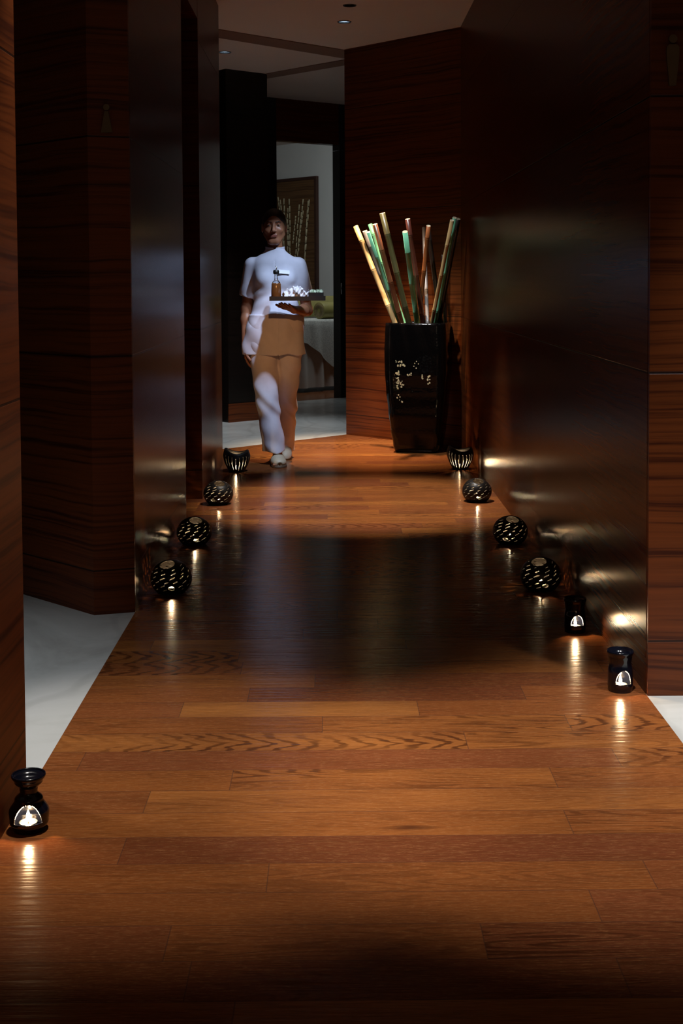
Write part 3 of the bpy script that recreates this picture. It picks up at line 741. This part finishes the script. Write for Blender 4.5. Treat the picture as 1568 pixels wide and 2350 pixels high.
# flat pillow leaning behind it
def cushion(name, c, w, h, th, rx, rz, m, label):
    bm = bmesh.new(); N = 16; grid = {}
    for sgn in (1, -1):
        for i in range(N+1):
            for j in range(N+1):
                u = i/N*2-1; v = j/N*2-1
                b = max(0, (1-u*u)*(1-v*v))**.42
                if b == 0 and sgn == -1: grid[(sgn, i, j)] = grid[(1, i, j)]; continue
                grid[(sgn, i, j)] = bm.verts.new((u*w/2*(1-.04*(1-abs(v))*0), sgn*b*th/2, v*h/2))
    for sgn in (1, -1):
        for i in range(N):
            for j in range(N): bm.faces.new([grid[(sgn, i, j)], grid[(sgn, i+1, j)], grid[(sgn, i+1, j+1)], grid[(sgn, i, j+1)]])
    o = mesh_obj(name, bm, m, None, True, c); o.rotation_euler = (rx, 0, rz)
    tag(o, label, 'pillow'); return o
cushion('bed_pillow', bedpt(.80, .50, .7485 + .125), 1.0, .25, .13, math.radians(-28), math.atan2(U.y, U.x), M['olive'], 'flat olive pillow leaning behind the bolster')
# art board with twigs
ab0, ab1 = -1.05, .04; az0, az1 = .95, 2.435
def artpt(s, off, z): q = b0 + bd*s - bn*off; return Vector((q.x, q.y, z))
at = empty('wall_art', artpt((ab0+ab1)/2, 0, az0)); tag(at, 'tall brown wooden wall panel decorated with pale twigs in the treatment room', 'wall art')
def artbox(name, s0, s1, o0, o1, z0, z1, m):
    bm = bmesh.new(); B = Vector(at.location)
    lo = [bm.verts.new(artpt(a, o, z0) - B) for a, o in ((s0, o0), (s1, o0), (s1, o1), (s0, o1))]
    hi = [bm.verts.new(artpt(a, o, z1) - B) for a, o in ((s0, o0), (s1, o0), (s1, o1), (s0, o1))]
    bm.faces.new(lo[::-1]); bm.faces.new(hi)
    for i in range(4): bm.faces.new((lo[i], lo[(i+1) % 4], hi[(i+1) % 4], hi[i]))
    return mesh_obj(name, bm, m, at)
artbox('board', ab0, ab1-.03, .002, .03, az0, az1-.03, M['art'])
artbox('frame_side', ab1-.035, ab1, .002, .045, az0, az1, M['art_frame'])
artbox('frame_side', ab0-.03, ab0, .002, .045, az0, az1, M['art_frame'])
artbox('frame_top', ab0, ab1-.035, .002, .045, az1-.035, az1, M['art_frame'])
rt = random.Random(5)
def art_from_px(px, py):
    # intersection of the measured direction with the board plane
    dx = (px - 765)/3000; s_num = None
    Y = (b0.y*bd.x - b0.x*bd.y) / (bd.x - dx*bd.y)
    X = dx*Y; s = (X - b0.x)/bd.x
    return s, 1.17 - (py - 640)/3000*Y
twigs = [((645, 453), (656, 560)), ((650, 459), (659, 575)), ((659, 456), (657, 600)), ((667, 478), (666, 590)), ((671, 457), (672, 600)), ((686, 496), (678, 560)),
         ((694, 470), (683, 600)), ((702, 484), (690, 580)), ((702, 458), (688, 590)), ((716, 459), (704, 610)), ((714, 462), (702, 640)), ((663, 500), (676, 620))]
for (p, q) in twigs:
    s0_, z0_ = art_from_px(*p); s1_, z1_ = art_from_px(*q)
    bm = bmesh.new(); n = 9; B = Vector(at.location)
    for i in range(n):
        f0, f1 = i/n, (i+.86)/n
        j0 = rt.uniform(-.006, .006)
        a = artpt(s0_ + (s1_-s0_)*f0 + j0, .038, z0_ + (z1_-z0_)*f0) - B; b = artpt(s0_ + (s1_-s0_)*f1 + j0, .038, z0_ + (z1_-z0_)*f1) - B
        tube(bm, [a, b], .0085, 6)
        f2 = (i+1)/n
        if i < n-1:
            c = artpt(s0_ + (s1_-s0_)*f2 + j0, .036, z0_ + (z1_-z0_)*f2) - B
            nf = len(bm.faces); tube(bm, [b, c], .0075, 6); bm.faces.ensure_lookup_table()
            for f in bm.faces[nf:]: f.material_index = 1
    mesh_obj('twig', bm, [M['twig'], M['twig_dark']], at, True)
# hinge on the right jamb
hg = g0 + gd*(sR + .012) - gn*.012
ja, jb = g0 + gd*sR, g0 + gd*(sR + .05)
dj = struct('door_2', [tuple(ja - gn*.012), tuple(jb - gn*.012), tuple(jb), tuple(ja)], 0, 2.475, M['black_panel'], 'black jamb of the far doorway')
bm = bmesh.new(); tube(bm, [(hg.x, hg.y - .004, 1.02), (hg.x, hg.y - .004, 1.13)], .007, 12); ho = mesh_obj('hinge', bm, M['silver'], dj, True)

# ------------------------------------------------------------------ signed distance modelling for the person
def sdf_mesh(name, f, lo, hi, h, m, parent, smooth=2, matf=None):
    q = 4; lo = np.array(lo, np.float64); nc = np.ceil((np.array(hi) - lo)/(h*q)).astype(int); nf = nc*q
    cx = [lo[i] + h*q*(np.arange(nc[i]) + .5) for i in range(3)]
    Pc = np.stack(np.meshgrid(*cx, indexing='ij'), -1).reshape(-1, 3)
    dc = f(Pc).astype(np.float32).reshape(nc)
    d = dc.repeat(q, 0).repeat(q, 1).repeat(q, 2)
    act = (np.abs(dc) < h*q*1.35 + .006); act = act.repeat(q, 0).repeat(q, 1).repeat(q, 2)
    idx = np.argwhere(act); out = np.empty(len(idx), np.float32)
    for s in range(0, len(idx), 400000):
        out[s:s+400000] = f(lo + h*(idx[s:s+400000] + .5))
    d[act] = out; del act
    ins = d < 0
    cells = np.zeros(np.array(d.shape)-1, bool)
    for ax in range(3):
        a = [slice(None)]*3; b = [slice(None)]*3; a[ax] = slice(0, -1); b[ax] = slice(1, None)
        ch = ins[tuple(a)] != ins[tuple(b)]
        o1, o2 = [i for i in range(3) if i != ax]
        for u in (0, 1):
            for v in (0, 1):
                sl = [slice(None)]*3
                sl[o1] = slice(u, ch.shape[o1]-1+u); sl[o2] = slice(v, ch.shape[o2]-1+v)
                cells |= ch[tuple(sl)]
    ci = np.argwhere(cells); vid = np.full(cells.shape, -1, np.int32); vid[cells] = np.arange(len(ci))
    acc = np.zeros((len(ci), 3)); cnt = np.zeros(len(ci))
    cor = [(a, b, c) for a in (0, 1) for b in (0, 1) for c in (0, 1)]
    for a in cor:
        for b in cor:
            if a < b and sum(abs(a[i]-b[i]) for i in range(3)) == 1:
                da = d[ci[:, 0]+a[0], ci[:, 1]+a[1], ci[:, 2]+a[2]]; db = d[ci[:, 0]+b[0], ci[:, 1]+b[1], ci[:, 2]+b[2]]
                k = (da < 0) != (db < 0); t = np.where(k, da/(da - db + 1e-12), 0)
                p = np.array(a) + t[:, None]*(np.array(b)-np.array(a)); acc[k] += p[k]; cnt[k] += 1
    verts = lo + h*(ci + acc/np.maximum(cnt, 1)[:, None] + .5)
    faces = []
    for ax in range(3):
        a = [slice(None)]*3; b = [slice(None)]*3; a[ax] = slice(0, -1); b[ax] = slice(1, None)
        ch = ins[tuple(a)] != ins[tuple(b)]; e = np.argwhere(ch); o1, o2 = [(1, 2), (2, 0), (0, 1)][ax]
        ok = (e[:, o1] > 0) & (e[:, o2] > 0) & (e[:, o1] < cells.shape[o1]) & (e[:, o2] < cells.shape[o2]); e = e[ok]
        def c(u, v):
            g = e.copy(); g[:, o1] -= u; g[:, o2] -= v; return vid[g[:, 0], g[:, 1], g[:, 2]]
        qd = np.stack([c(1, 1), c(0, 1), c(0, 0), c(1, 0)], 1)
        fl = ins[e[:, 0], e[:, 1], e[:, 2]]; qd[~fl] = qd[~fl][:, ::-1]; faces.append(qd)
    faces = np.concatenate(faces)
    # light smoothing
    for _ in range(smooth):
        s_ = np.zeros_like(verts); n_ = np.zeros(len(verts))
        for i in range(4):
            A, B = faces[:, i], faces[:, (i+1) % 4]
            for k in range(3): s_[:, k] += np.bincount(A, verts[B, k], len(verts)) + np.bincount(B, verts[A, k], len(verts))
            n_ += np.bincount(A, minlength=len(verts)) + np.bincount(B, minlength=len(verts))
        verts = verts*.5 + .5*s_/np.maximum(n_, 1)[:, None]
    me = bpy.data.meshes.new(name); me.from_pydata(verts.tolist(), [], faces.tolist())
    ms = m if isinstance(m, (list, tuple)) else [m]
    for k in ms: me.materials.append(k)
    me.polygons.foreach_set('use_smooth', [True]*len(me.polygons))
    if matf is not None:
        fc = verts[faces].mean(1); me.polygons.foreach_set('material_index', matf(fc).astype(np.int32))
    me.update()
    o = bpy.data.objects.new(name, me); C.objects.link(o)
    if parent: o.parent = parent
    return o
A = lambda *v: np.array(v, float)
def cone(P, a, b, ra, rb):
    a = np.array(a, float); ba = np.array(b, float) - a; pa = P - a
    t = np.clip(pa@ba/(ba@ba), 0, 1); return np.linalg.norm(pa - t[:, None]*ba, axis=1) - (ra + t*(rb-ra))
def ell(P, c, r):
    r = np.array(r, float); q = P - np.array(c, float); k0 = np.linalg.norm(q/r, axis=1); k1 = np.linalg.norm(q/(r*r), axis=1)
    return k0*(k0-1)/np.maximum(k1, 1e-6)
def smin(a, b, k):
    h = np.clip(.5 + .5*(b-a)/k, 0, 1); return b*(1-h) + a*h - k*h*(1-h)
def ssub(a, b, k): return -smin(-a, b, k)
def loft(P, zs, cx, cy, ax, by):
    """solid whose cross-section at each height is an ellipse"""
    z = P[:, 2]; T = np.linspace(zs[0]-.06, zs[-1]+.06, 400); w = np.exp(-.5*(np.arange(-40, 41)*(T[1]-T[0])/.012)**2); w /= w.sum()
    def tab(v):
        q = np.interp(T, zs, v); q = np.concatenate([np.full(40, q[0]), q, np.full(40, q[-1])]); return np.interp(z, T, np.convolve(q, w, 'valid'))
    X, Y, a, b = tab(cx), tab(cy), tab(ax), tab(by)
    q = np.sqrt(((P[:, 0]-X)/a)**2 + ((P[:, 1]-Y)/b)**2); d = (q-1)*np.minimum(a, b)
    return np.maximum(d, np.maximum(zs[0]-z, z-zs[-1]))

# joints of the walking figure (x to the picture's right, y away from the viewer)
SH_R, EL_R, WR_R = (-.146, .015, 1.258), (-.186, .045, .985), (-.192, .0, .755)       # hanging arm
SH_L, EL_L, WR_L = (.146, .012, 1.258), (.200, .02, .972), (.125, -.205, .981)        # arm under the tray
HIP_R, KN_R, AN_R = (-.078, .0, .86), (-.058, -.055, .475), (.006, -.02, .085)
HIP_L, KN_L, AN_L = (.078, .02, .86), (.070, .045, .475), (.050, .285, .165)
TRAY_B = 1.040
def hand_sdf(P, wr, f, s, n, curl, tcurl=.2):
    wr = A(*wr); f = A(*f); f /= np.linalg.norm(f); s = A(*s); s -= f*(s@f); s /= np.linalg.norm(s); n = A(*n); n -= f*(n@f); n -= s*(n@s); n /= np.linalg.norm(n)
    d = cone(P, wr, wr + f*.03, .0235, .022)
    for k, off in enumerate((.026, .009, -.009, -.026)):
        d = smin(d, cone(P, wr + f*.012 + s*off*.6, wr + f*.082 + s*off, .0125, .0105), .012)
    for k, (off, L) in enumerate(((.028, .070), (.0095, .078), (-.0095, .072), (-.0275, .057))):
        p = wr + f*(.080 - .004*abs(k-1.3)) + s*off; ang = 0; r = .0082 if k < 3 else .0072
        spread = off*.9
        for j, fr in enumerate((.45, .31, .24)):
            ang += curl[k]*(1, 1.2, .8)[j]
            dr = f*math.cos(ang) + n*math.sin(ang) + s*spread; dr /= np.linalg.norm(dr)
            q = p + dr*L*fr; d = smin(d, cone(P, p, q, r, r*.92), .003); p = q; r *= .93
    p = wr + f*.022 + s*.020; ang = .1
    for j, (L, r) in enumerate(((.042, .0125), (.031, .0098), (.025, .0088))):
        dr = f*.72 + s*(.70 - .25*j) + n*(tcurl*(j+.6)); dr /= np.linalg.norm(dr); q = p + dr*L
        d = smin(d, cone(P, p, q, r, r*.88), .009 if j == 0 else .003); p = q
    return d
HC = A(-.003, -.02, 0)
def head_sdf(P):
    Q = P - HC
    d = ell(Q, (0, .018, 1.522), (.070, .088, .084))
    d = smin(d, ell(Q, (0, -.020, 1.475), (.0575, .066, .082)), .03)
    d = smin(d, cone(Q, (-.014, -.052, 1.406), (.014, -.052, 1.406), .021, .021), .025)          # chin
    for sx in (-1, 1):
        d = smin(d, cone(Q, (sx*.052, .0, 1.452), (sx*.020, -.045, 1.408), .016, .014), .02)      # jaw
        d = smin(d, ell(Q, (sx*.037, -.060, 1.474), (.020, .016, .015)), .02)                     # cheekbone
    d = smin(d, cone(Q, (-.028, -.078, 1.527), (.028, -.078, 1.527), .009, .009), .014)          # brow
    for sx in (-1, 1): d = ssub(d, ell(Q, (sx*.030, -.098, 1.507), (.017, .018, .011)), .012)     # eye sockets
    d = smin(d, cone(Q, (0, -.083, 1.515), (0, -.103, 1.474), .0065, .0095), .010)               # nose bridge
    d = smin(d, ell(Q, (0, -.103, 1.470), (.0115, .010, .0085)), .005)
    for sx in (-1, 1): d = smin(d, ell(Q, (sx*.012, -.092, 1.468), (.007, .009, .006)), .004)
    for sx in (-1, 1): d = ssub(d, ell(Q, (sx*.006, -.101, 1.4625), (.003, .004, .003)), .002)
    d = smin(d, cone(Q, (-.016, -.082, 1.4445), (.016, -.082, 1.4445), .0050, .0050), .006)      # upper lip
    d = smin(d, cone(Q, (-.014, -.082, 1.435), (.014, -.082, 1.435), .0058, .0058), .006)        # lower lip
    d = ssub(d, cone(Q, (-.023, -.092, 1.4398), (.023, -.092, 1.4398), .0022, .0022), .003)      # mouth line
    for sx in (-1, 1):
        e = ell(Q, (sx*.075, .016, 1.492), (.0085, .017, .029)); e = ssub(e, ell(Q, (sx*.084, .012, 1.496), (.006, .010, .018)), .004)
        d = smin(d, e, .006)
    return d
def body_sdf(P):
    d = head_sdf(P)
    d = smin(d, cone(P, (0, .012, 1.30), (0, .0, 1.43), .049, .046), .022)
    d = smin(d, cone(P, (-.10, .015, 1.258), (.10, .015, 1.258), .036, .036), .05)
    d = smin(d, loft(P, [.80, .88, .98, 1.08, 1.18, 1.27, 1.31], [0]*7, [.005]*7, [.140, .140, .120, .115, .127, .125, .08], [.095, .095, .08, .078, .085, .07, .045]), .03)
    for sh, el, wr in ((SH_R, EL_R, WR_R), (SH_L, EL_L, WR_L)):
        a = cone(P, sh, el, .042, .033); a = smin(a, cone(P, el, wr, .035, .0225), .015)
        mid = tuple(.7*el[i] + .3*wr[i] for i in range(3)); a = smin(a, ell(P, mid, (.036, .036, .04)), .015)
        d = smin(d, a, .02)
    d = smin(d, hand_sdf(P, WR_R, (.06, -.05, -1), (.0, -1, .0), (1, .0, .0), (.22, .25, .28, .32)), .01)
    d = smin(d, hand_sdf(P, WR_L, (-.42, -.86, .24), (-.85, .4, 0), (0, 0, 1), (.04, .05, .04, .07), .05), .01)
    for hp, kn, an, sg in ((HIP_R, KN_R, AN_R, 1), (HIP_L, KN_L, AN_L, -1)):
        a = cone(P, hp, kn, .076, .047); a = smin(a, cone(P, kn, an, .048, .028), .02)
        k = A(*kn); n_ = A(*an); cm = k*.65 + n_*.35; a = smin(a, ell(P, (cm[0], cm[1]+.018, cm[2]), (.044, .044, .085)), .02)
        d = smin(d, a, .03)
    # feet: front foot flat, rear foot up on its toes
    a = smin(cone(P, AN_R, (.008, .012, .030), .030, .026), cone(P, (.008, -.03, .045), (.022, -.150, .024), .030, .022), .02)
    for k in range(5): a = smin(a, cone(P, (-.004 + .012*k, -.145 + .004*k, .022), (-.008 + .0145*k, -.192 + .009*k, .018), .0105, .0085), .004)
    d = smin(d, a, .012)
    a = smin(cone(P, AN_L, (.050, .325, .115), .030, .026), cone(P, (.050, .29, .105), (.045, .225, .040), .028, .022), .02)
    for k in range(5): a = smin(a, cone(P, (.020 + .012*k, .222, .036), (.016 + .014*k, .180 + .008*k, .022), .0105, .0085), .004)
    return smin(d, a, .012)
PR = empty('person', (-.366, 8.26, 0))
tag(PR, 'woman in white tunic and trousers walking toward the viewer carrying a black tray', 'person')
def bmat(fc):
    q = fc - HC; return ((np.abs(q[:, 0]) < .024 - .9*np.abs(q[:, 2]-1.4398)) & (np.abs(q[:, 2]-1.4398) < .0105) & (q[:, 1] < -.072)).astype(int)
sdf_mesh('body', body_sdf, (-.27, -.36, -.01), (.27, .37, 1.63), .0034, [M['skin'], M['lip']], PR, 1, bmat)
# hair pulled back into a low bun
def hair_sdf(P):
    Q = P - HC
    d = ell(Q, (0, .022, 1.527), (.0765, .094, .0885))
    d = ssub(d, ell(Q, (0, -.098, 1.480), (.0640, .075, .098)), .006)
    for sx in (-1, 1): d = ssub(d, ell(Q, (sx*.082, .008, 1.468), (.018, .034, .038)), .006)
    d = np.maximum(d, (1.452 + .0 - Q[:, 2]) - .35*np.clip(Q[:, 1], 0, .1))
    d = smin(d, ell(Q, (0, .115, 1.488), (.036, .030, .034)), .012)
    return d + .0006*np.sin(Q[:, 0]*900 + np.sin(Q[:, 1]*60)*3)
sdf_mesh('hair', hair_sdf, (-.10, -.13, 1.40), (.10, .15, 1.64), .0025, M['hair'], PR, 0)
for sx in (-1, 1):
    def brow(P, sx=sx):
        Q = P - HC; return smin(cone(Q, (sx*.014, -.0865, 1.5235), (sx*.032, -.0835, 1.528), .0032, .003), cone(Q, (sx*.032, -.0835, 1.528), (sx*.045, -.070, 1.5235), .003, .0018), .003)
    sdf_mesh('eyebrow', brow, (-.06, -.13, 1.50), (.06, -.07, 1.55), .0016, M['hair'], PR, 1)
    ex, ey, ez = HC[0] + sx*.030, HC[1] - .0735, 1.5065
    bm = bmesh.new(); bmesh.ops.create_uvsphere(bm, u_segments=20, v_segments=14, radius=.0112)
    eo = mesh_obj('eye', bm, M['eye'], PR, True, (ex, ey, ez))
    bm = bmesh.new(); bmesh.ops.create_uvsphere(bm, u_segments=20, v_segments=14, radius=.0062)
    mesh_obj('iris', bm, M['iris'], eo, True, (0, -.0062, 0))
    def lid(P, sx=sx):
        Q = P - A(ex, ey, ez); d = np.linalg.norm(Q, axis=1) - .0126; d = np.maximum(d, .0108 - np.linalg.norm(Q, axis=1)); return np.maximum(d, -(Q[:, 2] - .0025 + .25*np.abs(Q[:, 0])))
    sdf_mesh('eyelid', lid, (ex-.016, ey-.016, ez-.01), (ex+.016, ey+.008, ez+.016), .0012, M['skin'], PR, 1)
def folds(P, amp, fx, fz, ph): return amp*(np.sin(P[:, 0]*fx + P[:, 2]*fz + ph + 1.5*np.sin(P[:, 2]*9 + P[:, 0]*5)) + .6*np.sin(P[:, 0]*fx*1.7 - P[:, 2]*fz*.7 + 2*ph + P[:, 1]*25))
def tunic_sdf(P):
    zs = [.695, .74, .80, .86, .92, .98, 1.06, 1.13, 1.19, 1.24, 1.28, 1.305, 1.325, 1.342, 1.362]
    d = loft(P, zs, [-.012, -.012, -.012, -.008, -.002, .0, .002, .003, .003, .002, 0, 0, 0, 0, 0],
             [.005]*8 + [.005]*7,
             [.200, .200, .197, .185, .166, .150, .141, .148, .156, .155, .147, .126, .094, .067, .058],
             [.132, .130, .130, .128, .116, .106, .106, .113, .116, .110, .097, .082, .066, .060, .057])
    for sx in (-1, 1): d = smin(d, ell(P, (sx*.062, -.075, 1.180), (.058, .045, .055)), .035)
    for sh, el, rr in ((SH_R, EL_R, .058), (SH_L, EL_L, .058)):
        s = A(*sh); e = A(*el); m_ = s + (e-s)*.80
        a = cone(P, s, m_, .052, rr); dr = (e-s)/np.linalg.norm(e-s)
        a = np.maximum(a, (P - (s + (e-s)*.72))@dr)
        d = smin(d, a, .022)
        d = np.where((P[:, 2] < 1.12) & (np.abs(P[:, 0]) > .135), np.minimum(d, d), d)
    # slits and open hem: hollow the skirt of the tunic
    inner = loft(P, [.60, .72, .75], [-.012, -.012, -.012], [.005]*3, [.184, .182, .17], [.114, .112, .10])
    d = np.maximum(d, -inner)
    g = np.clip((1.15 - P[:, 2])/.3, .15, 1)
    d = d + folds(P, .0040, 30, 16, .5)*g + .003*np.sin((P[:, 2] + .55*np.abs(P[:, 0] - .02))*75)*np.clip(1 - np.abs(P[:, 2] - 1.06)/.10, 0, 1)
    # front closing line
    cl = np.abs(P[:, 0] - .018*np.clip((1.33-P[:, 2])*3, 0, 1)) - .0012
    return np.where((cl < 0) & (P[:, 1] < 0), d + .0025, d)
sdf_mesh('tunic', tunic_sdf, (-.28, -.18, .67), (.29, .18, 1.39), .0052, M['tunic'], PR, 1)
def collar_sdf(P):
    q = np.sqrt((P[:, 0]/.0585)**2 + ((P[:, 1]-.006)/.056)**2); d = np.abs((q-1)*.056) - .0022
    z0 = 1.350 - .10*np.clip(-P[:, 1], 0, .06)*1.5; d = np.maximum(d, np.maximum(z0 - P[:, 2], P[:, 2] - z0 - .026))
    gap = np.where(P[:, 1] < 0, .006 - np.abs(P[:, 0]), -1.0); return np.maximum(d, gap)
sdf_mesh('collar', collar_sdf, (-.08, -.07, 1.30), (.08, .08, 1.40), .0022, M['tunic'], PR, 1)
def trouser_sdf(P):
    zr = [.082, .11, .20, .35, .475, .60, .72, .86, .95]
    a = loft(P, zr, [-.012, -.016, -.028, -.048, -.060, -.070, -.078, -.078, -.07], [-.012, -.02, -.03, -.048, -.052, -.035, -.015, 0, 0],
             [.078, .076, .073, .072, .074, .083, .092, .098, .10], [.082, .080, .074, .072, .072, .085, .098, .105, .10])
    z2 = [.042, .12, .20, .35, .475, .60, .72, .86, .95]
    b = loft(P, z2, [.046, .048, .052, .061, .069, .074, .080, .082, .08], [.285, .27, .225, .12, .045, .03, .02, .01, 0],
             [.062, .062, .062, .066, .071, .081, .092, .098, .10], [.070, .072, .075, .078, .076, .088, .10, .105, .10])
    d = smin(a, b, .02)
    low = np.clip((.62 - P[:, 2])/.3, 0, 1)
    return d + folds(P, .0030, 20, 42, 1.0) + .0045*low*np.sin(P[:, 0]*46 + P[:, 2]*30 + 2.2*np.sin(P[:, 2]*17 + P[:, 0]*9))
sdf_mesh('trousers', trouser_sdf, (-.21, -.17, .03), (.21, .38, .97), .0052, M['trouser'], PR, 1)
def shoe_front(P):
    d = smin(ell(P, (.012, -.075, .035), (.046, .10, .036)), ell(P, (.020, -.135, .028), (.047, .058, .031)), .02)
    d = smin(d, ell(P, (.008, .0, .035), (.036, .045, .036)), .02)
    d = ssub(d, ell(P, (.030, -.205, .020), (.018, .028, .014)), .004)
    d = np.maximum(d, .014 - P[:, 2]); return d
sdf_mesh('shoe', shoe_front, (-.05, -.22, 0), (.08, .07, .09), .0026, M['shoe'], PR, 1)
def sole_front(P):
    d = smin(ell(P, (.020, -.125, .0), (.050, .085, .05)), ell(P, (.008, -.01, .0), (.037, .055, .05)), .04); return np.maximum(d, np.maximum(.001 - P[:, 2], P[:, 2] - .0145))
sdf_mesh('shoe_sole', sole_front, (-.05, -.23, -.005), (.09, .07, .03), .0026, M['sole'], PR, 1)
def RF(P): # frame of the rear shoe, heel lifted about the toes
    Q = P - A(.045, .215, .0); c, s = math.cos(.62), math.sin(.62); return np.stack([Q[:, 0], c*Q[:, 1] + s*Q[:, 2], -s*Q[:, 1] + c*Q[:, 2]], 1)
def shoe_rear(P):
    Q = RF(P); d = smin(ell(Q, (0, .075, .032), (.044, .09, .034)), ell(Q, (0, .012, .028), (.045, .052, .030)), .02)
    d = np.maximum(d, .013 - Q[:, 2]); return np.maximum(d, .002 - P[:, 2])
sdf_mesh('shoe', shoe_rear, (-.01, .13, 0), (.12, .40, .20), .003, M['shoe'], PR, 1)
def sole_rear(P):
    Q = RF(P); d = smin(ell(Q, (0, .02, .0), (.047, .068, .05)), ell(Q, (0, .12, .0), (.035, .055, .05)), .04)
    return np.maximum(np.maximum(d, np.maximum(-Q[:, 2], Q[:, 2] - .0135)), .001 - P[:, 2])
sdf_mesh('shoe_sole', sole_rear, (-.01, .13, -.004), (.12, .40, .18), .003, M['sole'], PR, 1)
# badge pinned on the chest
bm = bmesh.new(); box(bm, -.035, .035, -.0025, .0025, -.012, .012); bo = mesh_obj('name_badge', bm, M['badge'], PR, False, (.060, -.1235, 1.215)); bo.rotation_euler = (math.radians(-14), math.radians(6), math.radians(8)); tag(bo, label='plain white name badge')
bmesh_b = bmesh.new()

# ------------------------------------------------------------------ tray and what stands on it
TX, TY = -.366 + .150, 8.26 - .300
def make_tray():
    t = empty('serving_tray', (TX, TY, TRAY_B)); tag(t, 'black rectangular serving tray carried on the woman\'s hand', 'tray')
    hw, hd = .168, .118
    bm = bmesh.new(); box(bm, -hw, hw, -hd, hd, 0, .006); mesh_obj('tray_base', bm, M['tray'], t)
    for nm, b in (('tray_rim', (-hw, hw, -hd, -hd+.007)), ('tray_rim', (-hw, hw, hd-.007, hd)), ('tray_rim', (-hw, -hw+.007, -hd+.007, hd-.007)), ('tray_rim', (hw-.007, hw, -hd+.007, hd-.007))):
        bm = bmesh.new(); box(bm, *b, .006, .026); mesh_obj(nm, bm, M['tray'], t)
make_tray()
ZT = TRAY_B + .0065
t = empty('oil_bottle', (-.366 + .0185, 8.26 - .29, ZT)); tag(t, 'amber oil bottle with dark stopper on the left end of the tray', 'bottle')
bm = bmesh.new(); lathe(bm, [(.029, 0), (.031, .003), (.0305, .05), (.0285, .095), (.026, .100)], 36, cap0=True, cap1=True); mesh_obj('bottle_body', bm, M['amber'], t, True)
bm = bmesh.new(); lathe(bm, [(.026, .1005), (.020, .110), (.011, .119), (.010, .150), (.012, .152)], 30, cap0=True, cap1=True); mesh_obj('glass_neck', bm, M['clear'], t, True)
bm = bmesh.new(); lathe(bm, [(.010, .1525), (.017, .156), (.019, .168), (.017, .178), (.008, .181)], 30, cap0=True, cap1=True); mesh_obj('stopper', bm, M['tray'], t, True)
bm = bmesh.new(); tube(bm, [(.0, -.004, .1815), (.004, -.006, .192), (-.004, -.006, .204)], .003, 8); mesh_obj('stopper_pin', bm, M['silver'], t, True)
# rolled crumpled towel
def towel_sdf(P):
    d = cone(P, (-.05, 0, .03), (.05, .0, .026), .030, .026)
    d = smin(d, ell(P, (.0, -.01, .052), (.045, .035, .026)), .01)
    d = smin(d, ell(P, (-.045, -.02, .018), (.035, .04, .018)), .01)
    w = .0055*np.sin(P[:, 0]*150 + P[:, 2]*110 + 2*np.sin(P[:, 1]*60)) + .003*np.sin(P[:, 0]*260 - P[:, 2]*190)
    return np.maximum(d + w, .001 - P[:, 2])
tw = sdf_mesh('rolled_towel', towel_sdf, (-.10, -.08, 0), (.10, .06, .10), .0024, M['towel'], None, 0)
tw.location = (TX - .010, TY - .02, ZT); tag(tw, 'white crumpled rolled towel in the middle of the tray', 'towel')
t = empty('flower_box', (TX + .112, TY - .01, ZT)); tag(t, 'small black box of white green petals on the right end of the tray', 'flower box')
bm = bmesh.new(); hw, hd, hh = .045, .04, .042
box(bm, -hw, hw, -hd, hd, 0, .004); box(bm, -hw, hw, -hd, -hd+.004, .004, hh); box(bm, -hw, hw, hd-.004, hd, .004, hh); box(bm, -hw, -hw+.004, -hd+.004, hd-.004, .004, hh); box(bm, hw-.004, hw, -hd+.004, hd-.004, .004, hh)
mesh_obj('box', bm, M['tray'], t)
bm = bmesh.new(); rp = random.Random(3)
for k in range(70):
    x, y = rp.uniform(-.038, .038), rp.uniform(-.033, .033); a = rp.uniform(0, 2*PI); tl = rp.uniform(.1, .5); L = rp.uniform(.018, .030)
    dx, dy = math.cos(a)*tl, math.sin(a)*tl; b = Vector((x, y, .034)); dr = Vector((dx, dy, 1)).normalized(); sd = Vector((-dy, dx, .0)).normalized()*.0045
    v = [bm.verts.new(b), bm.verts.new(b + dr*L*.5 + sd), bm.verts.new(b + dr*L), bm.verts.new(b + dr*L*.5 - sd)]
    bm.faces.new(v)
po = mesh_obj('petals', bm, M['leafw'], t); po['kind'] = 'stuff'; md = po.modifiers.new('thickness', 'SOLIDIFY'); md.thickness = .0008
bmesh_b.free()
